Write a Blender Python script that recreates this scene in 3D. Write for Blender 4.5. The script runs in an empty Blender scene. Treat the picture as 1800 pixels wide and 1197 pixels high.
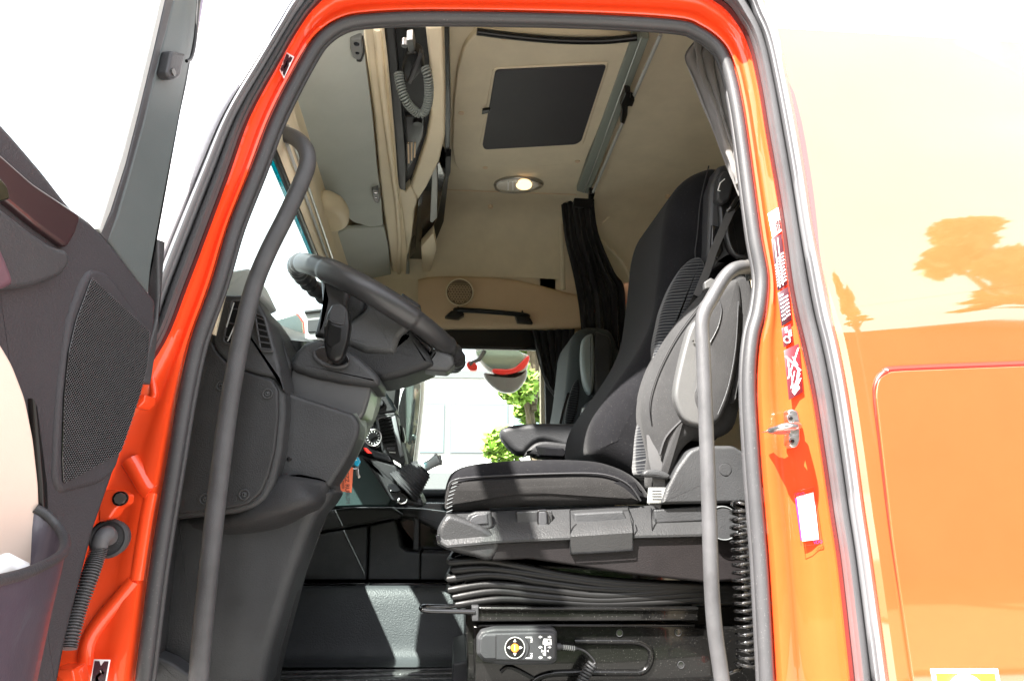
import bpy, bmesh, math, random
from math import sin, cos, pi, radians as R
from mathutils import Vector as V, Matrix
random.seed(7)
S = bpy.context.scene
COL = S.collection

# ------------------------------------------------------------------ camera
FPX, CXP, CYP = 1200.0, 900.0, 598.5            # a 24 mm lens on a 36 mm frame, photo pixels 1800 x 1197
PITCH, YAW = R(13.2), R(4.8)
CAM = V((0, 0, 1.85))
cd = bpy.data.cameras.new('camera'); cam = bpy.data.objects.new('camera', cd); COL.objects.link(cam)
cd.lens = 24; cd.sensor_width = 36; cd.clip_start = .02; cd.clip_end = 2000
cam.location = CAM; cam.rotation_euler = (R(90) + PITCH, 0, -YAW)
S.camera = cam
CR = cam.rotation_euler.to_matrix()

# ------------------------------------------------------------------ world, sun, exposure
SUN_EL, SUN_AZ = R(51), R(223)                   # azimuth of the sun seen from above, clockwise from +Y
w = bpy.data.worlds.new('World'); S.world = w; w.use_nodes = True
nt = w.node_tree; bg = nt.nodes['Background']
sky = nt.nodes.new('ShaderNodeTexSky'); sky.sky_type = 'NISHITA'; sky.sun_disc = False
sky.sun_elevation = SUN_EL; sky.sun_rotation = SUN_AZ
sky.air_density = 1.0; sky.dust_density = 4.0; sky.ozone_density = 1.0
# thin bright cloud over most of the sky
wtc = nt.nodes.new('ShaderNodeTexCoord'); wno = nt.nodes.new('ShaderNodeTexNoise'); wno.inputs['Scale'].default_value = 2.2; wno.inputs['Detail'].default_value = 5
wmr = nt.nodes.new('ShaderNodeMapRange'); wmr.inputs[1].default_value = .25; wmr.inputs[2].default_value = .6; wmr.inputs[3].default_value = .45; wmr.inputs[4].default_value = .9
wmx = nt.nodes.new('ShaderNodeMix'); wmx.data_type = 'RGBA'; wmx.inputs[7].default_value = (4.2, 4.2, 4.25, 1)
nt.links.new(wtc.outputs['Generated'], wno.inputs['Vector']); nt.links.new(wno.outputs['Fac'], wmr.inputs[0]); nt.links.new(wmr.outputs[0], wmx.inputs[0])
nt.links.new(sky.outputs[0], wmx.inputs[6]); nt.links.new(wmx.outputs[2], bg.inputs[0]); bg.inputs[1].default_value = .12
sl = bpy.data.lights.new('sun', 'SUN'); so = bpy.data.objects.new('sun', sl); COL.objects.link(so)
sl.energy = 5.0; sl.angle = R(.6); sl.color = (1, .95, .88)
sdir = V((sin(SUN_AZ) * cos(SUN_EL), cos(SUN_AZ) * cos(SUN_EL), sin(SUN_EL)))
so.rotation_euler = sdir.to_track_quat('Z', 'Y').to_euler()
so.location = (0, 0, 20)
S.view_settings.view_transform = 'Standard'; S.view_settings.look = 'None'
S.view_settings.exposure = 2.95; S.view_settings.gamma = 1
S.cycles.max_bounces = 10; S.cycles.diffuse_bounces = 6; S.cycles.transparent_max_bounces = 12
S.cycles.use_denoising = True
S.cycles.sample_clamp_indirect = 6

# ------------------------------------------------------------------ geometry helpers
def ray(px, py):
    return CR @ V(((px - CXP) / FPX, -(py - CYP) / FPX, -1))
def hit(px, py, p, n):
    d = ray(px, py); t = (V(p) - CAM).dot(n) / d.dot(n); return CAM + d * t
def Y(px, py, y): return hit(px, py, (0, y, 0), V((0, 1, 0)))
def X(px, py, x): return hit(px, py, (x, 0, 0), V((1, 0, 0)))
def Z(px, py, z): return hit(px, py, (0, 0, z), V((0, 0, 1)))
def Ys(l, y): return [Y(a, b, y) for a, b in l]
def Zs(l, z): return [Z(a, b, z) for a, b in l]
def P3(l): return [Y(*q) for q in l]

def cr(pts, n=6, closed=False):
    """Catmull-Rom through the points (tuples or vectors)"""
    P = [tuple(p) for p in pts]; N = len(P); out = []
    rng = range(N if closed else N - 1)
    for i in rng:
        g = lambda k: P[k % N] if closed else P[min(max(k, 0), N - 1)]
        p0, p1, p2, p3 = g(i - 1), g(i), g(i + 1), g(i + 2)
        for k in range(n):
            t = k / n
            out.append(tuple(.5 * (2 * b + (c - a) * t + (2 * a - 5 * b + 4 * c - d) * t * t + (3 * b - a - 3 * c + d) * t ** 3)
                             for a, b, c, d in zip(p0, p1, p2, p3)))
    if not closed: out.append(P[-1])
    return out
def rc(pts, r, n=4):
    """round the corners of a closed polygon (any dimension)"""
    out = []; N = len(pts)
    for i in range(N):
        a, b, c = (V(pts[(i + k) % N]) for k in (-1, 0, 1))
        ra = min(r, (a - b).length * .45, (c - b).length * .45)
        p = b + (a - b).normalized() * ra; q = b + (c - b).normalized() * ra
        for k in range(n + 1):
            t = k / n; out.append((1 - t) ** 2 * p + 2 * t * (1 - t) * b + t * t * q)
    return [tuple(o) for o in out]

ORI = {}
def org(o):
    return ORI.get(o.name, V((0, 0, 0))) if o else V((0, 0, 0))
def link(o, parent=None):
    COL.objects.link(o)
    if parent is not None: o.parent = parent
    ORI[o.name] = org(parent).copy()
    return o
def thing(name, label, cat, loc, group=None):
    o = bpy.data.objects.new(name, None); COL.objects.link(o); o.location = loc; o.empty_display_size = .1
    o['label'] = label; o['category'] = cat
    if group: o['group'] = group
    ORI[o.name] = V(loc); return o
def tag(o, label, cat, group=None):
    o['label'] = label; o['category'] = cat
    if group: o['group'] = group
    return o
def struct(o): o['kind'] = 'structure'; return o
def stuff(o): o['kind'] = 'stuff'; return o

def mk(name, verts, faces, m, parent=None, sharp=35, loc=None):
    me = bpy.data.meshes.new(name)
    base = org(parent) if loc is None else V(loc)
    me.from_pydata([tuple(V(v) - base) for v in verts], [], faces)
    me.validate(); 
    if m: me.materials.append(m)
    bm = bmesh.new(); bm.from_mesh(me); bmesh.ops.recalc_face_normals(bm, faces=bm.faces); bm.to_mesh(me); bm.free()
    me.shade_smooth(); me.set_sharp_from_angle(angle=R(sharp))
    o = bpy.data.objects.new(name, me)
    if loc is not None and parent is None: o.location = loc; COL.objects.link(o); ORI[o.name] = V(loc); return o
    if any(len(p.vertices) > 7 for p in me.polygons):
        w_ = o.modifiers.new('n', 'WEIGHTED_NORMAL'); w_.keep_sharp = True; w_.weight = 90
    link(o, parent); return o
def top(name, parts, m, label, cat, loc=None, group=None, sharp=35):
    """a thing that is one mesh; its origin at its base"""
    vs, fs = parts
    if loc is None:
        loc = V((sum(v[0] for v in vs) / len(vs), sum(v[1] for v in vs) / len(vs), min(v[2] for v in vs)))
    o = mk(name, vs, fs, m, None, sharp, loc); return tag(o, label, cat, group)
def join(*gs):
    vs, fs = [], []
    for a, b in gs:
        n = len(vs); vs += list(a); fs += [tuple(i + n for i in f) for f in b]
    return vs, fs

def newell(P):
    n = V((0, 0, 0))
    for i, a in enumerate(P):
        b = P[(i + 1) % len(P)]
        n += V(((a.y - b.y) * (a.z + b.z), (a.z - b.z) * (a.x + b.x), (a.x - b.x) * (a.y + b.y)))
    return n.normalized()
def inset(P, n, d):
    out = []; N = len(P)
    for i in range(N):
        a, b, c = P[i - 1], P[i], P[(i + 1) % N]
        e1 = (b - a); e2 = (c - b)
        if e1.length < 1e-7: e1 = e2
        if e2.length < 1e-7: e2 = e1
        n1 = n.cross(e1).normalized(); n2 = n.cross(e2).normalized()
        m = n1 + n2
        if m.length < 1e-4: out.append(b.copy()); continue
        m.normalize(); k = max(.45, m.dot(n1))
        out.append(b + m * (d / k))
    for _ in range(12):                            # close up edges that turned over
        bad = [i for i in range(N) if (out[(i + 1) % N] - out[i]).dot(P[(i + 1) % N] - P[i]) < 0]
        if not bad: break
        for i in bad:
            j = (i + 1) % N; m = (out[i] + out[j]) / 2; out[i] = m.copy(); out[j] = m.copy()
    return out
def slab_g(P, vec, r=.003, seg=3, crown=0):
    """closed outline P pushed along vec, edges rounded with radius r; crown domes the front"""
    P = [V(p) for p in P]; vec = V(vec); L = vec.length; u = vec / L
    n = newell(P)
    r = min(r, L * .49); rings = []
    for k in range(seg + 1):
        a = pi / 2 * k / seg
        rings.append([p + u * (r * (1 - cos(a))) for p in inset(P, n, r * (1 - sin(a)))])
    for k in range(seg, -1, -1):
        a = pi / 2 * k / seg
        rings.append([p + u * (L - r * (1 - cos(a))) for p in inset(P, n, r * (1 - sin(a)))])
    N = len(P); vs = [v for rg in rings for v in rg]; fs = []
    for i in range(len(rings) - 1):
        for j in range(N):
            a = i * N + j; b = i * N + (j + 1) % N; fs.append((a, b, b + N, a + N))
    fs.append(tuple(range(N - 1, -1, -1))); fs.append(tuple((len(rings) - 1) * N + j for j in range(N)))
    if crown:
        c = sum(P, V((0, 0, 0))) / N
        base = rings[0]; fs.remove(tuple(range(N - 1, -1, -1)))
        prev = 0; 
        for s_, h in ((.85, .45), (.6, .8), (.3, .96)):
            st = len(vs)
            vs += [c + (p - c) * s_ - u * crown * h for p in base]
            for j in range(N):
                a = prev + j; b = prev + (j + 1) % N; fs.append((a, b, st + (j + 1) % N, st + j))
            prev = st
        vs.append(c - u * crown); k = len(vs) - 1
        for j in range(N): fs.append((prev + j, prev + (j + 1) % N, k))
    return vs, fs
def slab(name, P, vec, m, parent, r=.003, seg=3, crown=0, sharp=50):
    vs, fs = slab_g(P, vec, r, seg, crown); return mk(name, vs, fs, m, parent, sharp)
def ys(name, px, y, d, m, parent, r=.003, seg=3, crown=0, sharp=50):
    """outline in the vertical plane Y=y, d metres deep"""
    return slab(name, Ys(px, y), (0, d, 0), m, parent, r, seg, crown, sharp)
def frame(path, closed=False):
    P = [V(p) for p in path]; N = len(P); T = []
    for i in range(N):
        a = P[i - 1] if (i or closed) else P[0]; b = P[(i + 1) % N] if (i < N - 1 or closed) else P[-1]
        T.append((b - a).normalized() if (b - a).length > 1e-9 else V((0, 0, 1)))
    up = V((0, 1, 0)) if abs(T[0].y) < .9 else V((0, 0, 1))
    Nn = [(up - T[0] * up.dot(T[0])).normalized()]
    for i in range(1, N):
        q = T[i - 1].rotation_difference(T[i]); v = q @ Nn[-1]; Nn.append((v - T[i] * v.dot(T[i])).normalized())
    return P, T, Nn
def tube_g(path, r, seg=10, closed=False, cap=True, ell=1.0):
    P, T, Nn = frame(path, closed); N = len(P); vs, fs = [], []
    for i in range(N):
        ri = r[i] if isinstance(r, (list, tuple)) else r
        b = T[i].cross(Nn[i])
        for k in range(seg):
            a = 2 * pi * k / seg; vs.append(P[i] + Nn[i] * (cos(a) * ri * ell) + b * (sin(a) * ri))
    for i in range(N if closed else N - 1):
        for k in range(seg):
            a = i * seg + k; b2 = i * seg + (k + 1) % seg; c = ((i + 1) % N) * seg
            fs.append((a, b2, c + (k + 1) % seg, c + k))
    if cap and not closed:
        fs.append(tuple(range(seg - 1, -1, -1))); fs.append(tuple((N - 1) * seg + k for k in range(seg)))
    return vs, fs
def tube(name, path, r, m, parent, seg=10, closed=False, ell=1.0, smooth=0):
    if smooth: path = cr(path, smooth, closed)
    vs, fs = tube_g(path, r, seg, closed, True, ell); return mk(name, vs, fs, m, parent, 60)
def coil_g(path, Rr, r, pitch, seg=6, per=10):
    P = [V(p) for p in cr(path, 12)]
    L = [0]
    for a, b in zip(P, P[1:]): L.append(L[-1] + (b - a).length)
    n = int(L[-1] / pitch * per); Q = []; j = 0
    for i in range(n + 1):
        s = L[-1] * i / n
        while j < len(L) - 2 and L[j + 1] < s: j += 1
        t = (s - L[j]) / max(1e-9, L[j + 1] - L[j]); Q.append(P[j].lerp(P[j + 1], t))
    P2, T, Nn = frame(Q); H = []
    for i, p in enumerate(P2):
        a = 2 * pi * i / per; H.append(p + Nn[i] * cos(a) * Rr + T[i].cross(Nn[i]) * sin(a) * Rr)
    return tube_g(H, r, seg)
def grid_g(rows, closed=False):
    n = len(rows[0]); vs = [V(p) for rw in rows for p in rw]; fs = []
    for i in range(len(rows) - 1):
        for j in range(n if closed else n - 1):
            a = i * n + j; b = i * n + (j + 1) % n; fs.append((a, b, b + n, a + n))
    return vs, fs
def thick(g, vec):
    """close a sheet into a solid by pushing a copy along vec"""
    vs, fs = g; n = len(vs); vec = V(vec)
    cnt = {}
    for f in fs:
        for a, b in zip(f, f[1:] + f[:1]): cnt[(a, b)] = 1
    out = list(fs) + [tuple(i + n for i in reversed(f)) for f in fs]
    for (a, b) in cnt:
        if (b, a) not in cnt: out.append((b, a, a + n, b + n))
    return vs + [v + vec for v in vs], out
def sheet(name, rows, m, parent, vec=(0, .004, 0), smooth=0, sharp=40):
    if smooth:
        rows = [cr(rw, smooth) for rw in rows]
        colsn = len(rows[0]); colz = [cr([rw[j] for rw in rows], smooth) for j in range(colsn)]
        rows = [[colz[j][i] for j in range(colsn)] for i in range(len(colz[0]))]
    g = thick(grid_g(rows), vec); return mk(name, g[0], g[1], m, parent, sharp)
def disc_g(c, n, r, h, seg=20, rr=.001):
    n = V(n).normalized(); a = n.orthogonal().normalized(); b = n.cross(a)
    P = [V(c) + a * cos(2 * pi * k / seg) * r + b * sin(2 * pi * k / seg) * r for k in range(seg)]
    return slab_g(P, -n * h, rr, 2)
def disc(name, c, n, r, h, m, parent, seg=20, rr=.001):
    g = disc_g(c, n, r, h, seg, rr); return mk(name, g[0], g[1], m, parent, 40)
def ring_g(c, n, Rr, r, seg=28, s2=8):
    n = V(n).normalized(); a = n.orthogonal().normalized(); b = n.cross(a)
    return tube_g([V(c) + a * cos(2 * pi * k / seg) * Rr + b * sin(2 * pi * k / seg) * Rr for k in range(seg)], r, s2, True)
def box_g(lo, hi):
    x0, y0, z0 = lo; x1, y1, z1 = hi
    vs = [V(p) for p in ((x0, y0, z0), (x1, y0, z0), (x1, y1, z0), (x0, y1, z0), (x0, y0, z1), (x1, y0, z1), (x1, y1, z1), (x0, y1, z1))]
    return vs, [(0, 3, 2, 1), (4, 5, 6, 7), (0, 1, 5, 4), (1, 2, 6, 5), (2, 3, 7, 6), (3, 0, 4, 7)]
def box(name, lo, hi, m, parent):
    g = box_g(lo, hi); return mk(name, g[0], g[1], m, parent)
def text_g(s, origin, ux, uy, size, depth=.0004):
    """flat raised lettering: baseline direction ux, up uy"""
    cu = bpy.data.curves.new('t', 'FONT'); cu.body = s; cu.size = 1; cu.extrude = 0
    o = bpy.data.objects.new('t', cu); COL.objects.link(o)
    dg = bpy.context.evaluated_depsgraph_get(); me = o.evaluated_get(dg).to_mesh()
    ux = V(ux).normalized(); uy = V(uy); uy = (uy - ux * uy.dot(ux)).normalized()
    vs = [V(origin) + ux * v.co.x * size + uy * v.co.y * size for v in me.vertices]
    fs = [tuple(p.vertices) for p in me.polygons]
    o.evaluated_get(dg).to_mesh_clear(); bpy.data.objects.remove(o); bpy.data.curves.remove(cu)
    return vs, fs

# ------------------------------------------------------------------ materials
def mat(name, col, rough=.5, metal=0, coat=0, grain=None, bump=.15, var=0, spec=.5, sheen=0, coat_ior=1.5, crough=.03, dust=0):
    m = bpy.data.materials.new(name); m.use_nodes = True; t = m.node_tree; b = t.nodes['Principled BSDF']
    b.inputs['Base Color'].default_value = (*col, 1); b.inputs['Roughness'].default_value = rough
    b.inputs['Metallic'].default_value = metal; b.inputs['Coat Weight'].default_value = coat
    b.inputs['Coat Roughness'].default_value = crough; b.inputs['Coat IOR'].default_value = coat_ior
    b.inputs['Specular IOR Level'].default_value = spec
    if sheen: b.inputs['Sheen Weight'].default_value = sheen; b.inputs['Sheen Roughness'].default_value = .5
    tc = t.nodes.new('ShaderNodeTexCoord')
    if grain:
        n = t.nodes.new('ShaderNodeTexNoise'); n.inputs['Scale'].default_value = grain; n.inputs['Detail'].default_value = 3
        t.links.new(tc.outputs['Object'], n.inputs['Vector'])
        bp = t.nodes.new('ShaderNodeBump'); bp.inputs['Strength'].default_value = bump; bp.inputs['Distance'].default_value = .6 / grain
        t.links.new(n.outputs['Fac'], bp.inputs['Height']); t.links.new(bp.outputs[0], b.inputs['Normal'])
    if var or dust:
        n2 = t.nodes.new('ShaderNodeTexNoise'); n2.inputs['Scale'].default_value = 9; n2.inputs['Detail'].default_value = 6
        n2.inputs['Roughness'].default_value = .65
        t.links.new(tc.outputs['Object'], n2.inputs['Vector'])
        mx = t.nodes.new('ShaderNodeMix'); mx.data_type = 'RGBA'
        mx.inputs[6].default_value = (*[c * (1 - var) for c in col], 1); mx.inputs[7].default_value = (*[c * (1 + var) for c in col], 1)
        rp = t.nodes.new('ShaderNodeMapRange'); rp.inputs[1].default_value = .3; rp.inputs[2].default_value = .7
        t.links.new(n2.outputs['Fac'], rp.inputs[0]); t.links.new(rp.outputs[0], mx.inputs[0])
        out = mx.outputs[2]
        if dust:
            n3 = t.nodes.new('ShaderNodeTexNoise'); n3.inputs['Scale'].default_value = 420; n3.inputs['Detail'].default_value = 2
            t.links.new(tc.outputs['Object'], n3.inputs['Vector'])
            r3 = t.nodes.new('ShaderNodeMapRange'); r3.inputs[1].default_value = .66; r3.inputs[2].default_value = .74
            r3.inputs[4].default_value = dust
            t.links.new(n3.outputs['Fac'], r3.inputs[0])
            m3 = t.nodes.new('ShaderNodeMix'); m3.data_type = 'RGBA'; t.links.new(r3.outputs[0], m3.inputs[0])
            t.links.new(out, m3.inputs[6]); m3.inputs[7].default_value = (.35, .34, .32, 1); out = m3.outputs[2]
        t.links.new(out, b.inputs['Base Color'])
        mr = t.nodes.new('ShaderNodeMapRange'); mr.inputs[3].default_value = rough * .85; mr.inputs[4].default_value = min(1, rough * 1.2)
        t.links.new(n2.outputs['Fac'], mr.inputs[0]); t.links.new(mr.outputs[0], b.inputs['Roughness'])
    return m
M = {}
M['paint'] = mat('orange_paint', (0.8000, 0.0620, 0.0180), .42, 0, 1, grain=14, bump=.010, var=.03, coat_ior=2.25, spec=0.1)
M['paint2'] = mat('orange_inner_paint', (0.8000, 0.0660, 0.0150),   .40, 0, .8, grain=18, bump=.012, var=.04, coat_ior=1.6, spec=0.1)
M['rubber'] = mat('black_rubber', (0.0380, 0.0380, 0.0410), .48, grain=500, bump=.1, var=.15, dust=.25, spec=0.5)
M['rubber_l'] = mat('grey_rubber', (0.0850, 0.0850, 0.0900), .5, grain=300, bump=.1, var=.12, spec=0.4)
M['ext_grey'] = mat('grey_exterior_trim', (0.1300, 0.1300, 0.1380), .3, 0, .6, grain=60, bump=.02, var=.06)
M['plast'] = mat('dark_grained_plastic', (0.0220, 0.0225, 0.0240), .5, grain=380, bump=.7, var=.25, spec=0.3)
M['plast2'] = mat('charcoal_plastic', (0.0300, 0.0310, 0.0330), .46, grain=380, bump=.6, var=.2, spec=0.3)
M['plast3'] = mat('mid_grey_plastic', (0.0360, 0.0370, 0.0400), .42, grain=430, bump=.45, var=.05, spec=0.35)
M['doorp'] = mat('door_panel_plastic', (0.0350, 0.0330, 0.0370), .5, grain=400, bump=.6, var=.08, spec=0.3)
M['black'] = mat('satin_black_plastic', (0.0060, 0.0060, 0.0065), .32, grain=700, bump=.1, spec=0.35)
M['base_dark'] = mat('dark_seat_base', (.012, .0105, .011), .42, grain=330, bump=.4, var=.15, spec=.18)
M['fabric_s'] = mat('seat_side_cloth', (.015, .0145, .0145), .9, grain=450, bump=.6, var=.2, spec=.05, sheen=.04, dust=.08)
M['shield'] = mat('pale_side_shield', (0.0700, 0.0710, 0.0720), .4, grain=400, bump=.2, var=.08)
M['hub'] = mat('grey_hub_plastic', (.055, .056, .058), .42, grain=380, bump=.5, var=.1, spec=.4)
M['lever'] = mat('pale_lever_grey', (.30, .32, .32), .4)
M['bin'] = mat('dark_bin_plastic', (.075,.078,.082), .5, grain=380, bump=.6, var=.2, spec=.4)
M['band'] = mat('grey_seat_trim', (.021, .0215, .0225), .38, grain=330, bump=.5, var=.12, spec=.4)
M['mesh'] = mat('speaker_mesh_grey', (.085, .085, .09), .5)
M['lead'] = mat('grey_coiled_lead', (.16, .18, .175), .4)
M['clip'] = mat('grey_clip', (.15, .16, .165), .45)
M['pit'] = mat('recess_black', (.004, .004, .004), .8, spec=.15)
M['gloss'] = mat('gloss_black', (.008, .008, .009), .12, coat=.5)
M['metal_b'] = mat('black_painted_steel', (0.0040, 0.0040, 0.0040), .22, coat=.25, grain=30, bump=.03, dust=.2, spec=0.2)
M['bellows'] = mat('bellows_rubber', (0.0060, 0.0060, 0.0060), .42, grain=300, bump=.1, var=.2, spec=0.3)
M['tube'] = mat('grained_grey_handle', (0.0550, 0.0550, 0.0580), .42, grain=600, bump=.6, var=.3, spec=0.4)
M['leather'] = mat('wheel_leather', (0.0340, 0.0340, 0.0360), .30, grain=700, bump=.35, var=.15, spec=0.4)
M['beige'] = mat('beige_trim', (0.7400, 0.6450, 0.4800), .55, grain=700, bump=.25, var=.04, spec=0.3)
M['head'] = mat('beige_headliner_cloth', (0.6900, 0.6100, 0.4650), .85, grain=500, bump=.3, var=.06, spec=0.1)
M['tan'] = mat('tan_trim', (0.6600, 0.5000, 0.3400), .6, grain=600, bump=.2, var=.04, spec=0.2)
M['visor'] = mat('grey_visor', (0.4200, 0.4500, 0.4300), .6, grain=430, bump=.3, var=.05, spec=0.2)
M['fabric'] = mat('black_seat_cloth', (0.0078, 0.0078, 0.0090), .9, grain=650, bump=.7, var=.25, sheen=.05, dust=.10, spec=0.04)
M['fabric_g'] = mat('grey_seat_cloth', (0.0320, 0.0320, 0.0330), .9, grain=650, bump=.8, var=.2, sheen=.06, dust=.12, spec=0.08)
M['curtain'] = mat('curtain_cloth', (0.0120, 0.0110, 0.0120), .75, grain=700, bump=.3, var=.15, sheen=.2, spec=0.1)
M['carpet'] = mat('leather_grain_mat', (0.0420, 0.0450, 0.0480), .45, grain=260, bump=.6, var=.12, spec=0.3)
M['alu'] = mat('aluminium', (.55, .56, .56), .35, .9, grain=200, bump=.05)
M['green'] = mat('sage_grey_rail', (.26, .29, .26), .5, .2, grain=400, bump=.1)
M['steel'] = mat('steel', (.5, .49, .48), .3, 1.0, grain=120, bump=.15)
M['white'] = mat('white_print', (.8, .8, .8), .5)
M['dred'] = mat('dark_red_gap', (.07, .008, .008), .7)
M['purple'] = mat('purple_print', (.09, .02, .16), .5)
M['ink'] = mat('sticker_ink', (.03, .012, .02), .45)
M['ink2'] = mat('sticker_maroon', (.10, .012, .02), .45)
M['orange_btn'] = mat('orange_button', (.75, .24, .03), .4)
M['red'] = mat('red_plastic', (.6, .02, .015), .35)
M['tagm'] = mat('orange_paper_tag', (.78, .16, .07), .6)
M['yellow'] = mat('yellow_print', (.85, .50, .02), .5)
M['cyan'] = mat('blue_key_fob', (.02, .35, .55), .2, coat=.5)
M['seam'] = mat('seam_thread', (.016, .016, .018), .8)
M['light_grey'] = mat('light_grey_plastic', (.36, .37, .36), .5, grain=500, bump=.1)
M['dash_lit'] = mat('lit_green_grey_plastic', (0.1364, 0.1550, 0.1364), .5, grain=700, bump=.3)  # paler colour carries the light on the column's side faces
M['teal'] = mat('teal_sunlit_plastic', (0.0120, 0.0300, 0.0300), .5, grain=500, bump=.4)  # teal of sunlight through the windscreen, put into the console's colour
M['belt'] = mat('seat_belt_webbing', (0.0450, 0.0450, 0.0470), .7, grain=900, bump=.4)
def glass(name, tint, ref=.06):
    m = bpy.data.materials.new(name); m.use_nodes = True; t = m.node_tree; t.nodes.remove(t.nodes['Principled BSDF'])
    tr = t.nodes.new('ShaderNodeBsdfTransparent'); tr.inputs[0].default_value = (*tint, 1)
    gl = t.nodes.new('ShaderNodeBsdfGlossy'); gl.inputs['Roughness'].default_value = .01
    lw = t.nodes.new('ShaderNodeLayerWeight'); pw = t.nodes.new('ShaderNodeMath'); pw.operation = 'POWER'; pw.inputs[1].default_value = 5
    fr = t.nodes.new('ShaderNodeMath'); fr.operation = 'MULTIPLY_ADD'; fr.inputs[1].default_value = .9; fr.inputs[2].default_value = .03
    t.links.new(lw.outputs['Facing'], pw.inputs[0]); t.links.new(pw.outputs[0], fr.inputs[0])
    mx = t.nodes.new('ShaderNodeMixShader'); t.links.new(fr.outputs[0], mx.inputs[0]); t.links.new(tr.outputs[0], mx.inputs[1]); t.links.new(gl.outputs[0], mx.inputs[2])
    t.links.new(mx.outputs[0], t.nodes['Material Output'].inputs[0]); return m
M['glass'] = glass('window_glass', (.93, .97, .95)); M['screen'] = glass('windscreen_glass', (.82, .88, .87)); M['tealglass'] = glass('teal_glass_edge', (.01, .30, .32))
M['mirror'] = mat('mirror_glass', (.6, .63, .62), .03, 1.0)
M['lens'] = mat('clear_lamp_lens', (.75, .72, .66), .15, 0, coat=1)
def emit(name, col, s):
    m = bpy.data.materials.new(name); m.use_nodes = True; b = m.node_tree.nodes['Principled BSDF']
    b.inputs['Emission Color'].default_value = (*col, 1); b.inputs['Emission Strength'].default_value = s
    b.inputs['Base Color'].default_value = (*col, 1); return m
M['bulb'] = emit('lit_bulb', (1, .62, .30), .36)
def wavecloth():
    """black cloth woven with thin wavy pale lines"""
    m = mat('wavy_line_cloth', (.03, .032, .037), .9, grain=650, bump=.5, sheen=.2); t = m.node_tree; b = t.nodes['Principled BSDF']
    tc = t.nodes.new('ShaderNodeTexCoord'); mp = t.nodes.new('ShaderNodeMapping'); mp.inputs['Scale'].default_value = (38, 0, 150)
    mp.inputs['Rotation'].default_value = (0, .35, 0)
    t.links.new(tc.outputs['Object'], mp.inputs[0])
    wv = t.nodes.new('ShaderNodeTexWave'); wv.wave_type = 'BANDS'; wv.bands_direction = 'Z'; wv.inputs['Scale'].default_value = .33
    wv.inputs['Distortion'].default_value = 8.0; wv.inputs['Detail'].default_value = 1; wv.inputs['Detail Scale'].default_value = .5
    t.links.new(mp.outputs[0], wv.inputs[0])
    r = t.nodes.new('ShaderNodeMapRange'); r.inputs[1].default_value = .88; r.inputs[2].default_value = .97; t.links.new(wv.outputs['Fac'], r.inputs[0])
    mx = t.nodes.new('ShaderNodeMix'); mx.data_type = 'RGBA'; t.links.new(r.outputs[0], mx.inputs[0])
    mx.inputs[6].default_value = (.012, .013, .016, 1); mx.inputs[7].default_value = (.10, .103, .103, 1)
    t.links.new(mx.outputs[2], b.inputs['Base Color']); b.inputs['Specular IOR Level'].default_value = .05; return m
M['wave'] = wavecloth()

UP = V((0, 0, 1)); DY = V((0, 1, 0))
# ================================================================== surroundings
def simple_bg():
    g = box_g((-60, -60, -.3), (60, 60, 0)); struct(mk('ground', g[0], g[1], mat('pale_concrete_yard', (.22, .213, .20), .85, grain=3, bump=.1, var=.12)))
    # building across the yard, seen through the far window
    b = thing('yard_building', 'white industrial building with a long pale blue window band beyond the far cab window', 'building', (-2, 27, 0))
    wm = mat('white_render', (.78, .78, .76), .8, grain=2, bump=.05, var=.05); fm = mat('pale_frame', (.10, .105, .11), .5)
    gm = mat('pale_blue_window', (.14, .19, .20), .3)
    box('wall', (-16, 27, 0), (13, 34, 6.6), wm, b)
    box('roof_edge', (-16.2, 26.8, 6.6), (13.2, 34, 6.9), fm, b)
    for k in range(11):
        x = -15.2 + k * 2.5
        f = box('window', (x, 26.93, 3.6), (x + 2.35, 27.05, 5.6), fm, b)
        box('pane', (x + .07, 26.91, 3.68), (x + 2.28, 26.95, 5.52), gm, f)
    for k in range(4):
        x = -14 + k * 6
        d = box('roller_door', (x, 26.95, 0), (x + 3.6, 27.02, 2.9), fm, b)
simple_bg()
def leafmat(n, c):
    m = mat(n, c, .6, var=.35); b = m.node_tree.nodes['Principled BSDF']; b.inputs['Transmission Weight'].default_value = 0
    return m
LM = [leafmat('leaf_bright', (.20, .33, .045)), leafmat('leaf_dark', (.045, .09, .02)), leafmat('leaf_pale', (.17, .22, .10))]
BK = mat('bark', (.10, .075, .05), .9, grain=12, bump=.6, var=.3)
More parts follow.
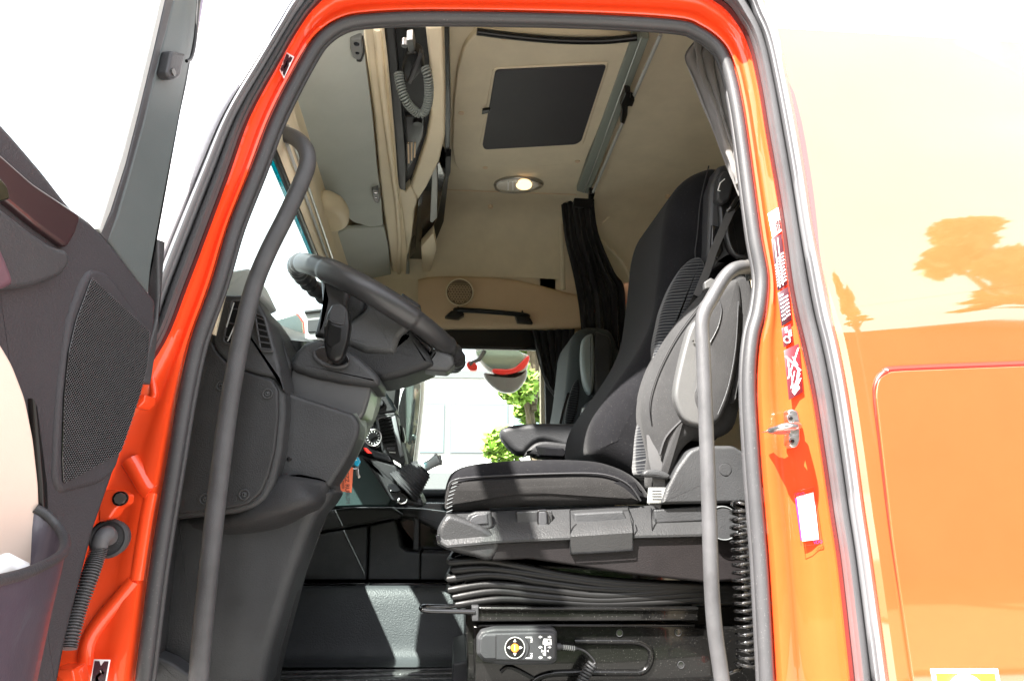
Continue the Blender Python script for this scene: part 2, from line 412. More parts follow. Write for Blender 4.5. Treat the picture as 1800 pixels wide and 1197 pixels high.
def tree(x, y, h, r, lm, label, n=2600, ls=.16, low=.3, seed=1, group=None, name='leafy_tree'):
    rd = random.Random(seed); t = thing(name, label, 'tree', (x, y, 0), group)
    gs = [tube_g(cr([(x, y, 0), (x + .1, y, h * .3), (x - .1, y + .1, h * .6), (x, y, h * .9)], 4), [h * .03 * (1 - .85 * k / 12) for k in range(13)], 8)]
    cl = []
    for k in range(26):
        a = rd.uniform(0, 2 * pi); z = h * rd.uniform(low, .98); q = (z / h - low) / (1 - low); rr = r * (1.0 - .75 * q ** 1.6) * rd.uniform(.35, 1)
        c = V((x + cos(a) * rr, y + sin(a) * rr, z)); cl.append((c, r * rd.uniform(.2, .38)))
        gs.append(tube_g([V((x, y, z * .72)), (V((x, y, z * .8)) + c) / 2, c], [h * .010, h * .006, .015], 5))
    tr = join(*gs); mk('trunk', tr[0], tr[1], BK, t)
    vs, fs = [], []
    for k in range(n):
        c, cr_ = rd.choice(cl); v = V((rd.gauss(0, 1), rd.gauss(0, 1), rd.gauss(0, .8))); v = v.normalized() * cr_ * rd.uniform(.3, 1.1) ** .5
        p = c + v; a = V((rd.gauss(0, 1), rd.gauss(0, 1), rd.gauss(0, .6))).normalized(); b = a.orthogonal().normalized()
        s = ls * rd.uniform(.6, 1.3); i = len(vs)
        vs += [p - a * s, p + b * s * .5, p + a * s, p - b * s * .5]; fs.append((i, i + 1, i + 2, i + 3))
    stuff(mk('crown', vs, fs, lm, t, 180)); return t
tree(1.58, 13.5, 6.4, 1.25, LM[0], 'bright yellow green tree seen through the far cab window', 14000, .12, .12, 3)
# trees and a building behind the photographer, mirrored in the paint
struct(mk('dark_reflection_strip', *box_g((-10, -13.9, 0), (28, -5.5, .06)), mat('reflection_strip_green', (.035, .06, .015), .9, grain=30, bump=.8, var=.4)))  # unseen green strip added to darken the ground mirrored in the side panel
hl = thing('brick_hall', 'long low hall behind the photographer, mirrored in the side panel', 'building', (8, -14, 0))
box('wall', (-12, -18, 0), (30, -14, 6.2), mat('brown_cladding', (.10, .07, .05), .8, grain=3, bump=.1, var=.2), hl)
box('roof', (-12.2, -18.2, 6.2), (30.2, -13.8, 6.4), M['plast3'], hl)
tree(7.4, -11.9, 12.6, .8, LM[2], 'slim tall tree behind the photographer, mirrored beside the rear edge of the doorway', 1800, .24, .62, 6, 'trees mirrored in the paint')
tree(11.0, -9.2, 13.4, 1.4, LM[2], 'broad tall tree behind the photographer, mirrored high in the orange side panel', 6000, .26, .55, 5, 'trees mirrored in the paint')
for k, (x, y, h) in enumerate(((2.5, -12.6, 3.4), (16.5, -12.4, 4.6))):
    tree(x, y, h, 2.4, LM[1], ('low bushy tree behind the photographer, left of the tall narrow tree', 'wide bushy tree behind the photographer, farthest towards the rear of the truck')[k], 2600, .24, .08, 20 + k, 'trees mirrored in the paint', 'bushy_tree')
    
# ================================================================== truck cab body
CAB = thing('truck_cab', 'orange truck cab body round the open driver door, with beige roof lining', 'truck cab', (.4, 2.2, 1.3))
IN = [(237,1197),(262,1000),(295,800),(312,700),(334,600),(370,500),(400,400),(440,300),(479,200),(531,100),(560,60),(600,35),(650,26),(760,22),(1000,26),(1180,36),(1230,50),(1270,80),(1290,120),(1304,180),(1315,250),(1327,340),(1338,420),(1350,490),(1345,550),(1333,600),(1328,680),(1334,797),(1342,900),(1350,1000),(1362,1210)]
OU = [(60,1215),(90,1000),(150,800),(215,700),(284,600),(325,500),(363,400),(400,300),(436,200),(490,100),(522,45),(555,2),(600,-25),(740,-32),(1000,-30),(1200,-25),(1264,-2),(1298,32),(1320,75),(1338,150),(1351,230),(1367,320),(1380,400),(1391,490),(1402,550),(1416,610),(1433,690),(1450,797),(1465,900),(1480,1000),(1503,1210)]
EX = [(-60,1215),(-30,1000),(60,800),(160,700),(236,600),(272,500),(311,400),(352,300),(395,200),(455,100),(490,42),(515,0),(560,-60),(740,-80),(1000,-80),(1235,-75),(1325,-45),(1354,20),(1370,65),(1386,140),(1403,225),(1419,320),(1431,400),(1450,490),(1462,550),(1477,610),(1492,690),(1508,797),(1522,900),(1537,1000),(1566,1210)]
INs, OUs, EXs = cr(IN, 5), cr(OU, 5), cr(EX, 5)
NP = len(INs)
def mixp(a, b, t): return (a[0] + (b[0] - a[0]) * t, a[1] + (b[1] - a[1]) * t)
YI, YO = 1.185, 1.105
prof = [(0, 1.20), (.03, 1.165), (.10, 1.152), (.22, 1.150), (.30, 1.156), (.38, 1.158), (.62, 1.152), (.72, 1.147), (.90, 1.146), (.96, 1.144), (1, 1.115)]
rows = [[Y(*mixp(INs[i], OUs[i], t), y) for i in range(NP)] for t, y in prof]
g = thick(grid_g(rows), (0, .012, 0)); mk('door_frame', g[0], g[1], M['paint2'], CAB, 60)
# red shadow gap, door seal on the body edge, grey outer flange
k0 = 17
def band(name, prof, m, a=0, b=None, k0=k0, th=.012):
    idx = range(k0, NP if b is None else b)
    rows = [[Y(*mixp(OUs[i], EXs[i], t), y) for i in idx] for t, y in prof]
    g = thick(grid_g(rows), (0, th, 0)); return mk(name, g[0], g[1], m, CAB, 60)
band('shadow_gap', [(0, 1.114), (.06, 1.118), (.13, 1.118)], M['dred'])
band('edge_seal', [(.12, 1.12), (.16, 1.098), (.28, 1.088), (.40, 1.090), (.47, 1.10), (.50, 1.125)], M['rubber_l'])
band('seal_lip', [(.49, 1.12), (.53, 1.10), (.58, 1.100), (.62, 1.12)], M['rubber'])
band('outer_flange', [(.60, 1.12), (.63, 1.085), (.74, 1.072), (.88, 1.068), (.95, 1.078), (.99, 1.10), (1.0, 1.135)], M['ext_grey'])
# inner rubber seal round the opening
def offset_path(px, y, d):
    P = [Y(a, b, y) for a, b in px]; out = []; c = V((.05, y, 2.1))
    for i, p in enumerate(P):
        t = (P[min(i + 1, len(P) - 1)] - P[max(i - 1, 0)]).normalized(); n = t.cross(DY)
        if n.dot(c - p) < 0: n = -n
        out.append(p + n * d)
    return out
sealp = offset_path(INs, 1.165, .0125)
g = tube_g(sealp, .0118, 12, ell=1.0); mk('opening_seal', g[0], g[1], M['rubber'], CAB, 60)
g = tube_g(offset_path(INs, 1.19, .026), .006, 8); mk('seal_lip', g[0], g[1], M['rubber'], CAB, 60)
g = tube_g(offset_path(INs, 1.19, .004), .007, 8); mk('seal_lip', g[0], g[1], M['rubber'], CAB, 60)
# inner return of the opening (wall thickness), beige at the top
rows = [offset_path(INs, y, d) for y, d in ((1.195, .020), (1.215, .026), (1.29, .020), (1.30, -.03))]
g = thick(grid_g(rows), (0, .004, 0)); mk('opening_trim', g[0], g[1], M['beige'], CAB, 60)
# rounded corner panel in front of the door opening, curving away to the windscreen
ids = [i for i in range(NP) if 5 * 3 <= i <= 5 * 11]
wd_ = lambda y: max(8, min(105, 8 + (y - 20) * .20))
sheet('corner_panel', [[Y(EXs[i][0] - wd_(EXs[i][1]) * t, EXs[i][1], y) for i in ids] for t, y in ((-.04, 1.12), (.0, 1.105), (.12, 1.10), (.35, 1.12), (.65, 1.17), (1, 1.26))], mat('grey_corner_gloss', (.30, .29, .31), .5, coat=.15), CAB, (0, .01, 0), 2, 80)
# side body panel behind the door: near vertical below the crease, leaning in above it
rightE = [EXs[i] for i in range(NP) if i >= 16 * 5 + 2]
CL, CRT = Y(1480, 592, 1.075), Y(1800, 548, 1.075); KS = (CRT.z - CL.z) / (CRT.x - CL.x)
def sidey(w):                                    # w: height above the sloping crease
    if w < 0: return 1.075
    a = .035; s = .17
    return 1.075 + (s * w * w / (2 * a) if w < a else s * (w - a / 2) + .12 * (w - a) ** 2)
lefts = [Y(a, b, 1.075) for a, b in rightE]
zs = [q.z for q in lefts]
def left_at(z):
    for a, b in zip(lefts, lefts[1:]):
        if (a.z - z) * (b.z - z) <= 0 and a.z != b.z:
            t = (z - a.z) / (b.z - a.z); return a.x + (b.x - a.x) * t
    return lefts[0].x if z > zs[0] else lefts[-1].x
topz = max(zs) + .32
rows = []
ws_ = [topz - CL.z - .0] ; q = topz - CL.z
while q > .06: q -= .03; ws_.append(q)
ws_ += [.05, .042, .035, .028, .021, .014, .007, 0, -.007, -.03]
q = -.03
while q > min(zs) - CL.z - .12: q -= .04; ws_.append(q)
U = [0, .01, .03, .1, .2, .35, .5, .65, .8, 1.0]
for w_ in ws_:
    k_ = 1 if w_ < .2 else max(0, 1 - (w_ - .2) / .3)
    x0 = .6
    for _ in range(4): x0 = left_at(CL.z + w_ + KS * k_ * (x0 - CL.x))
    rows.append([V((x, sidey(w_) + (.012 if u == 0 else (.002 if u == .01 else 0)), CL.z + w_ + KS * k_ * (x - CL.x))) for u in U for x in (x0 + (1.9 - x0) * u,)])
# locker opening is cut out by building the panel round it: outline drawn as a recessed seam instead
g = thick(grid_g(rows), (0, .02, 0)); mk('side_panel', g[0], g[1], M['paint'], CAB, 30)
# glare painted as white on the roof spoiler foot above the side panel
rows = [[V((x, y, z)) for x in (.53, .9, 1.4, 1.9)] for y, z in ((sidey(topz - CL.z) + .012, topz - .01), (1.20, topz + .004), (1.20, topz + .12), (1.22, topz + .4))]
g = thick(grid_g(rows), (0, .02, 0)); mk('roof_side', g[0], g[1], mat('glare_white_skirt', (.75, .74, .74), .3, coat=.5), CAB, 30)
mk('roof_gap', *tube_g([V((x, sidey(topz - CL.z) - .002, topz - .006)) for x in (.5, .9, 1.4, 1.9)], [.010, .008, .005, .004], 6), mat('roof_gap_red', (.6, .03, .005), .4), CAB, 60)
# locker door: its own slab, 2 mm proud, rounded red gap round it
lk = [(1540, 690), (1545, 664), (1562, 653), (1590, 651), (1800, 643), (1960, 637), (2000, 1260), (1625, 1260), (1606, 1197), (1570, 950), (1548, 760)]
lkp = [V((p.x, 1.068, p.z)) for p in Ys(lk, 1.068)]
slab('locker_door', rc(lkp, .012), (0, .006, 0), M['paint'], CAB, .002, 2)
gp = cr([(1612, 1230), (1605, 1180), (1568, 950), (1546, 775), (1537, 700), (1541, 672), (1556, 655), (1585, 649), (1800, 640.5), (1960, 634)], 5)
n_ = len(gp)
g = tube_g(Ys(gp, 1.0735), [.0026 + .0042 * min(1, max(0, (i / n_ - .45) * 5)) for i in range(n_)], 6); mk('locker_gap', g[0], g[1], M['dred'] if False else mat('deep_red_gap', (.45, .012, .004), .4), CAB, 60)
# shell that shuts out the light
box('roof', (-.40, 1.24, 3.29), (1.6, 3.5, 3.42), M['paint'], CAB)
box('header_wall', (-.20, 1.27, 2.90), (1.6, 1.29, 3.29), M['head'], CAB)
box('bunk_wall', (1.42, 1.14, 1.3), (1.46, 3.5, 3.29), M['head'], CAB)
box('floor', (-1.1, 1.22, 1.26), (1.42, 3.5, 1.345), M['black'], CAB)
box('sill_wall', (-.6, 1.16, 1.2), (1.6, 1.20, 1.30), M['paint'], CAB)
box('pillar_core', (.60, 1.26, 1.3), (1.42, 1.29, 3.29), M['head'], CAB)
# ---- headliner: ceiling, curved join, far wall
ZC = 3.25
rowsY = [(1.20, ZC + .02), (1.6, ZC), (2.3, ZC), (2.9, ZC), (3.08, ZC - .01), (3.18, ZC - .05), (3.24, ZC - .12), (3.27, ZC - .20), (3.29, 2.94)]
rows = [[V((x, y, z + (.015 * sin(x * 5) if y > 2.9 else 0))) for x in (-.45, -.2, .1, .4, .62, .66, .75, .95, 1.15, 1.42)] for y, z in rowsY]
for rw in rows:                                   # the bunk part bulges
    for v in rw:
        if v.y > 2.9 and v.x > .66: v.y -= .05 * sin((v.x - .66) * 4)
sheet('ceiling', rows, M['head'], CAB, (0, 0, .01), 3, 80)
tube('ceiling_seam', [V((x, 2.93, ZC - .002)) for x in (-.15, .2, .55)], .0025, M['tan'], CAB, 6)
# far side: shelf panel with speaker, bulging
fw = [(735, 492), (770, 487), (870, 489), (940, 500), (1015, 519), (1100, 528), (1200, 535)]
rows = [[Y(a, b, 3.29) for a, b in fw], [Y(a, b + 4, 3.265) for a, b in fw], [Y(a, b * .4 + .6 * 575, 3.25) for a, b in fw], [Y(a, 574, 3.25) for a, b in fw], [Y(a, 580, 3.275) for a, b in fw]]
sheet('side_trim_panel', rows, M['tan'], CAB, (0, .05, 0), 3, 60)  # tan holds the orange light falling on this beige panel
box('cab_wall', (.42, 3.30, 1.3), (1.42, 3.36, 3.0), M['head'], CAB)
box('header_panel', (-.62, 3.30, 2.72), (.5, 3.40, 3.29), M['head'], CAB)

for k, (q, r_) in enumerate((([(1046, 343, 3.05), (1110, 346, 3.03), (1170, 349, 3.0), (1210, 356, 2.98)], .007), ([(1058, 392, 3.12), (1085, 372, 3.1), (1130, 361, 3.06), (1200, 362, 3.0)], .006),
        ([(986, 395, 3.16), (988, 440, 3.19), (990, 510, 3.22)], .012), ([(1030, 400, 3.1), (1100, 470, 3.05), (1120, 560, 3.05)], .008))):
    c_ = P3(q); mk('lining_ridge', *tube_g(cr(c_, 6), r_, 10), M['head'], CAB, 60)
# ---- far window, far door lining
wf = [(700, 575), (968, 583), (985, 700), (985, 900), (700, 890)]
def ring_slab(name, outer, inner, y, d, m, parent, r=.004):
    """flat ring between two outlines with the same number of points"""
    A, B = Ys(outer, y), Ys(inner, y); n = len(A); dv = V((0, d, 0))
    vs = A + B + [p + dv for p in A] + [p + dv for p in B]; fs = []
    for i in range(n):
        j = (i + 1) % n
        fs += [(i, j, n + j, n + i), (2 * n + i, 3 * n + i, 3 * n + j, 2 * n + j), (i, 2 * n + i, 2 * n + j, j), (n + i, n + j, 3 * n + j, 3 * n + i)]
    return mk(name, vs, fs, m, parent, 30)
fwin = thing('cab_window', 'passenger side window framed in black, showing the yard and a green tree', 'window', Y(830, 870, 3.3))
ring_slab('frame', [(655, 574), (975, 581), (990, 900), (655, 900)], [(690, 606), (957, 613), (962, 872), (690, 869)], 3.27, .06, M['black'], fwin)
ys('frame_lip', [(690, 604), (958, 611), (958, 616), (690, 610)], 3.255, .02, M['plast3'], fwin, .002)
ys('frame_side', [(957, 612), (986, 612), (990, 880), (962, 880)], 3.24, .03, M['plast2'], fwin, .004)
ys('pane', [(680, 600), (970, 606), (970, 880), (680, 880)], 3.31, .004, M['glass'], fwin, .001)
box('door_lining', (-.62, 3.22, 1.3), (.75, 3.40, 1.875), M['plast2'], CAB)
tube('window_sill', [V((x, 3.20, 1.885)) for x in (-.6, 0, .7)], .018, M['plast3'], CAB, 8)
fh = thing('grab_bar', 'black horizontal grab bar on the beige panel over the far window', 'grab bar', Y(860, 560, 3.24))
tube('bar', P3([(800, 545, 3.22), (812, 545, 3.19), (860, 548, 3.18), (915, 553, 3.19), (928, 556, 3.22)]), .0125, M['black'], fh, 8, smooth=4)
for q in ([(782, 556), (793, 546), (812, 543), (816, 553), (806, 559)], [(906, 553), (920, 549), (933, 560), (937, 567), (910, 565)]):
    ys('foot', q, 3.19, .05, M['black'], fh, .004)
for q in ((805, 541), (918, 548)): ys('cap', [(q[0] - 4, q[1] + 6), (q[0], q[1] - 4), (q[0] + 5, q[1] + 6)], 3.195, .02, M['black'], fh, .003)
# speaker in the far panel: round mesh
spc = Y(808, 513.5, 3.222)
spk = thing('round_speaker', 'round beige speaker grille let into the panel over the far window', 'speaker', spc)
g = ring_g(spc, (0, -1, -.1), .066, .0035, 36); mk('rim', g[0], g[1], M['beige'], spk)
disc('grille_back', spc, (0, -1, -.1), .064, .03, mat('dark_tan', (.16, .115, .07), .7), spk, 30)
gs = []
for i in range(-4, 5):
    for j in range(-4, 5):
        x = (i + .5 * (j % 2)) * .0145; z = j * .0125
        if x * x + z * z < .057 ** 2:
            gs.append(ring_g(spc + V((x, -.003, z)), (0, -1, -.1), .0062, .0011, 6, 4))
g = join(*gs); stuff(mk('mesh', g[0], g[1], M['tan'], spk))

# ---- windscreen and the header above it
ws = thing('windscreen', 'windscreen on the left with a green tinted glass edge', 'windscreen', (-.9, 2.2, 1.95))
A0 = Y(478, 283, 1.27); ZW = A0.z
A1 = Z(572, 507, ZW); A2 = A1 + (A1 - A0).normalized() * 1.25
A_1 = A0 - (A1 - A0).normalized() * .05
B = [V((-1.25, 1.2, 1.95)), V((-1.3, 2.2, 1.95)), V((-1.22, 3.3, 1.95))]
g = thick(grid_g([[A_1, (A_1 + A2) / 2, A2], B]), (-.005, 0, .002)); mk('pane', g[0], g[1], M['screen'], ws)
dv = (A1 - A0).normalized()
g = thick(grid_g([[A_1 + V((.004, 0, .002)), A2 + V((.004, 0, .002))], [A_1 + V((-.003, 0, -.005)), A2 + V((-.003, 0, -.005))]]), (-.002, 0, .002)); mk('glass_edge', g[0], g[1], M['tealglass'], ws)
tube('gasket', [A_1 + V((.008, 0, .006)), A2 + V((.008, 0, .006))], .008, M['black'], ws, 8)
# header trim rising from the glass to the overhead shelf
def al(t, dx, dz): return A_1 + (A2 - A_1) * t + V((dx, 0, dz))
sheet('screen_header', [[al(max(t, 0 if dz < .2 else .04 if dz < .3 else .14), dx, dz) for t in (0, .33, .66, 1)] for dx, dz in ((.012, .006), (.022, .03), (.020, .10), (-.01, .24), (-.04, .40), (.16, .76))], M['beige'], CAB, (-.006, 0, .004), 2, 60)
for k, (dx, dz) in enumerate(((.032, .045), (.030, .085))):
    tube('blind_rail', [al(t, dx - .004, dz - .012) for t in (0.02, .3, .75, 1)], .004, M['alu'] if k else M['light_grey'], CAB, 8)
# far windscreen pillar and dark bits beyond the wheel
ys('screen_pillar', [(668, 560), (706, 560), (704, 640), (692, 740), (680, 745), (664, 700)], 3.2, .1, M['light_grey'], CAB, .01)
ys('pillar_edge', [(700, 640), (707, 640), (697, 745), (688, 745)], 3.18, .05, M['plast'], CAB, .003)

# ---- sun visors
def visor_at(px, py, z): return Z(px, py, z)
def plate(name, pts, m, parent, th=.014, r=.005):
    return slab(name, pts, (0, 0, th), m, parent, r, 3)
sv = thing('sun_visor', 'large grey driver sun visor hinged along the beige overhead shelf', 'sun visor', Z(600, 220, 2.9))
vz = {}
out = [(612, 50, 2.93), (640, 50, 2.95), (643, 105, 2.95), (655, 200, 2.95), (664, 300, 2.95), (669, 333, 2.95), (672, 368, 2.95), (674, 397, 2.95), (650, 400, 2.94), (622, 392, 2.93), (608, 380, 2.92), (572, 366, 2.90), (562, 330, 2.90), (545, 260, 2.89), (526, 212, 2.885), (507, 184, 2.88), (540, 104, 2.89), (578, 56, 2.91)]
g = slab_g(rc([Z(*q) for q in out], .012, 3), (-.004, 0, .016), .006, 3, 0); mk('panel', g[0], g[1], M['visor'], sv, 60)
sv2 = thing('sun_visor', 'smaller grey sun visor beyond the driver visor, above the steering wheel rim', 'sun visor', Z(630, 450, 2.9))
out = [(586, 414, 2.90), (612, 402, 2.91), (640, 401, 2.93), (676, 399, 2.95), (684, 440, 2.95), (690, 520, 2.95), (640, 520, 2.92), (592, 500, 2.90), (587, 440, 2.9)]
g = slab_g(rc([Z(*q) for q in out], .012, 3), (-.004, 0, .016), .006, 3); mk('panel', g[0], g[1], M['visor'], sv2, 60)
def clip(cx, cy, s, root, z=2.93, rot=0):
    q = [(-.55, -.9), (.45, -.9), (.6, .3), (.35, 1.0), (-.25, .85), (-.5, .1)]
    P = [Z(cx + a * s, cy + b * s, z) for a, b in q]
    o = slab('hinge_clip', rc(P, .006), (0, 0, .02), M['clip'], root, .003)
    g = slab_g(rc([Z(cx + a * s * 1.25 + 1, cy + b * s * 1.2 + 1, z + .012) for a, b in q], .008), (0, 0, .02), .004); mk('clip_base', g[0], g[1], M['black'], o)
    for k, yy in enumerate((-.42, .38)):
        c = Z(cx + .03 * s + k * .08 * s, cy + yy * s, z - .001); d = Z(cx + .30 * s, cy + yy * s, z - .001)
        disc('eyelet', c, (0, 0, -1), (d - c).length, .006, M['gloss'], o, 14)
clip(626, 87, 20, sv); clip(660, 344, 11, sv); clip(593, 419, 9, sv2)
pod = [(556, 368), (575, 364), (600, 374), (612, 390), (611, 404), (595, 411), (570, 411), (555, 395)]
g = slab_g(cr([Z(a, b, 2.80) for a, b in pod], 4, True), (0, 0, .07), .028, 6); mk('visor_pod', g[0], g[1], M['beige'], CAB, 60)

# ---- overhead shelf with radio tray
oh = thing('overhead_shelf', 'beige overhead shelf with dark radio tray across the front of the cab roof', 'overhead shelf', Z(720, 300, 2.98))
fr = [(638, 50), (777, 50), (781, 160), (782, 240), (772, 285), (750, 330), (735, 352), (729, 372), (724, 420), (716, 452), (733, 462), (705, 540), (697, 540), (690, 480), (676, 380), (668, 320), (658, 200), (645, 100)]
tray = [(676, 50), (748, 50), (756, 130), (757, 205), (749, 250), (735, 292), (722, 328), (713, 338), (703, 335), (700, 325), (695, 260), (685, 150)]
zt = 2.965
# frame as strips round the tray so that the tray is a real recess
left = [(638, 50), (676, 50), (685, 150), (695, 260), (700, 325), (703, 335), (713, 338), (722, 328), (735, 352), (729, 372), (724, 420), (716, 455), (712, 480), (705, 545), (696, 545), (690, 480), (676, 380), (668, 320), (658, 200), (645, 100)]
right = [(748, 50), (777, 50), (781, 160), (782, 240), (772, 285), (750, 330), (735, 352), (722, 328), (735, 292), (749, 250), (757, 205), (756, 130)]
slab('shelf_rail', [Z(a, b, zt) for a, b in left], (-.02, 0, .13), M['beige'], oh, .010, 3)
slab('shelf_rail', [Z(a, b, zt) for a, b in right], (-.0, 0, .12), M['beige'], oh, .010, 3)
fl = [(638, 50), (645, 100), (655, 180), (664, 260), (669, 330), (677, 390), (690, 480), (697, 545)]; fr2 = [(671, 50), (678, 100), (686, 180), (693, 260), (699, 330), (709, 390), (714, 460), (706, 545)]
sheet('rail_face', [[Z(a, b, zt + .045) for a, b in fl], [Z(a, b, zt - .014) for a, b in fr2]], M['beige'], oh, (.004, 0, .006), 3, 60)
# bevelled lighter ridge along the left rail
tube('rail_ridge', [Z(a, b, zt - .004) for a, b in ((663, 50), (672, 150), (685, 260), (697, 350), (702, 420), (701, 500))], .010, M['beige'], oh, 10, smooth=4)
slab('tray', [Z(a, b, zt + .03) for a, b in [(670, 50), (755, 50), (765, 130), (765, 210), (740, 300), (713, 345), (695, 335), (685, 200)]], (0, 0, .02), M['plast'], oh, .004)
slab('tray_wall', [Z(a, b, zt + .006) for a, b in [(677, 50), (693, 50), (703, 150), (712, 260), (714, 300), (713, 337), (703, 334), (700, 325), (695, 260), (685, 150)]], (0, 0, .03), M['plast3'], oh, .005)
# radio recess details
slab('radio_face', [Z(a, b, zt + .015) for a, b in [(712, 205), (748, 205), (744, 240), (728, 280), (716, 300)]], (0, 0, .02), M['black'], oh, .004)
for k in range(3):
    slab('radio_slot', [Z(a, b, zt + .012) for a, b in [(716 + k * 6, 252), (719 + k * 6, 252), (720 + k * 5, 288 - k * 5), (717 + k * 5, 288 - k * 5)]], (0, 0, .006), M['tan'], oh, .001)
tube('radio_edge', [Z(a, b, zt + .012) for a, b in ((711, 200), (716, 252), (720, 254))], .0015, M['plast3'], oh, 6)
disc('radio_knob', Z(734, 219, zt + .004), (0, 0, -1), .014, .012, M['black'], oh)
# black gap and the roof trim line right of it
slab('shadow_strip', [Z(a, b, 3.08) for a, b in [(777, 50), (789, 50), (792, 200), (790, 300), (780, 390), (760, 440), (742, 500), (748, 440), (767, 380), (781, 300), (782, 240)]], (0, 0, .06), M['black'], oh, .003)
slab('strip_bracket', [Z(a, b, 3.06) for a, b in rc([(783, 276), (793, 274), (792, 305), (788, 314), (781, 312)], 3)], (0, 0, .03), M['plast'], oh, .003)
# lower cupboards: open shelves, dark, a mirror strip and beige doors
slab('cupboard_dark', [Z(a, b, 3.03) for a, b in [(760, 300), (772, 285), (783, 310), (768, 385), (752, 420), (745, 500), (722, 560), (715, 460), (728, 445), (735, 352)]], (0, 0, .10), M['gloss'], oh, .004)
slab('cupboard_strip', [Z(a, b, 2.99) for a, b in [(760, 297), (767, 289), (769, 330), (768, 384), (760, 392), (756, 390)]], (0, 0, .02), M['light_grey'], oh, .003)
slab('cupboard_door', [Z(a, b, 2.97) for a, b in [(740, 434), (762, 410), (768, 440), (752, 492), (744, 498)]], (0, 0, .04), M['beige'], oh, .006)
slab('cupboard_end', [Z(a, b, 2.955) for a, b in [(713, 462), (718, 458), (721, 500), (722, 530), (714, 540)]], (0, 0, .04), M['light_grey'], oh, .004)
# two-way radio microphone hanging under the tray, with its coiled lead
mic = thing('radio_microphone', 'dark microphone clipped under the overhead radio tray with a hanging coiled lead', 'microphone', Z(715, 110, 2.95))
slab('clip', [Z(a, b, 2.93) for a, b in rc([(714, 72), (726, 70), (730, 90), (727, 97), (718, 92)], 2)], (0, 0, .03), M['steel'], mic, .003)
disc('screw', Z(711, 82, 2.93), (0, 0, -1), .008, .02, M['steel'], mic, 10)
slab('body', [Z(a, b, 2.925) for a, b in rc([(713, 98), (728, 92), (742, 100), (746, 122), (726, 145), (714, 148), (706, 125)], 4)], (0, 0, .035), M['black'], mic, .008)
slab('mic_arm', [Z(a, b, 2.92) for a, b in [(738, 92), (744, 98), (722, 150), (716, 146)]], (0, 0, .012), M['plast3'], mic, .003)
pth = [Z(a, b, c) for a, b, c in ((700, 128, 2.93), (704, 150, 2.90), (713, 176, 2.87), (727, 194, 2.86), (741, 200, 2.86), (751, 186, 2.87), (754, 160, 2.89), (752, 135, 2.91), (747, 118, 2.93))]
g = coil_g(pth, .0105, .0028, .0068, 6, 10); mk('coiled_lead', g[0], g[1], M['lead'], mic, 80)

# ---- roof hatch and lamp
hp = [(838, 57), (1113, 66), (1090, 130), (1060, 210), (1028, 288), (900, 297), (815, 305), (800, 293), (795, 262), (797, 190), (803, 130), (815, 85)]
rh = thing('roof_hatch', 'closed roof hatch with black blind in a raised beige surround', 'roof hatch', Z(950, 180, 3.2))
slab('surround', rc([Z(a, b, 3.225) for a, b in hp], .03), (0, 0, .04), M['head'], rh, .008, 3)
slab('rim', rc([Z(a, b, 3.219) for a, b in [(866, 122), (1071, 112), (1025, 256), (1012, 261), (848, 269), (843, 258)]], .02), (0, 0, .02), M['head'], rh, .005)
slab('blind', rc([Z(a, b, 3.214) for a, b in [(871, 125), (1066, 116), (1022, 249), (1012, 255), (852, 264), (848, 257)]], .015), (0, 0, .02), mat('hatch_blind', (.028, .026, .032), .55, grain=300, bump=.1, var=.1), rh, .003)
slab('latch', [Z(a, b, 3.208) for a, b in [(848, 195), (862, 193), (861, 199), (847, 202)]], (0, 0, .01), M['black'], rh, .002)
for a, b in ((811, 200), (853, 296), (1015, 285), (886, 68)): disc('trim_screw', Z(a, b, 3.222), (0, 0, -1), .011, .006, M['tan'], rh, 14)
tube('blind_edge', [Z(a, b, 3.20) for a, b in ((838, 56), (900, 64), (980, 71), (1060, 72), (1120, 66))], .011, M['black'], rh, 8, smooth=4)
for a, b in ((862, 366), (1174, 348)): disc('trim_screw', Z(a, b, 3.235), (0, 0, -1), .012, .02, M['tan'], CAB, 14)
lp = thing('roof_lamp', 'lit oval reading lamp in the beige roof lining', 'lamp', Z(907, 328, 3.23))
el = [(907 + 44 * cos(a) * (1 + .1 * cos(a)), 328 + 13.5 * sin(a) - 1.5 * cos(a)) for a in [2 * pi * k / 26 for k in range(26)]]
slab('bezel', [Z(a, b, 3.236) for a, b in el], (0, 0, .02), M['steel'], lp, .006)
slab('lens', [Z(906 + (a - 907) * .85, 328 + (b - 328) * .78, 3.230) for a, b in el], (0, 0, .02), M['lens'], lp, .005, 3, .006)
slab('bulb', [Z(921 + 14 * cos(a), 327 + 8 * sin(a), 3.222) for a in [2 * pi * k / 18 for k in range(18)]], (0, 0, .012), M['bulb'], lp, .004, 3, .006)
for x in (892, 900, 908): slab('lens_rib', [Z(x, 321, 3.224), Z(x + 3, 321, 3.224), Z(x + 3, 335, 3.224), Z(x, 335, 3.224)], (0, 0, .008), M['white'], lp, .001)
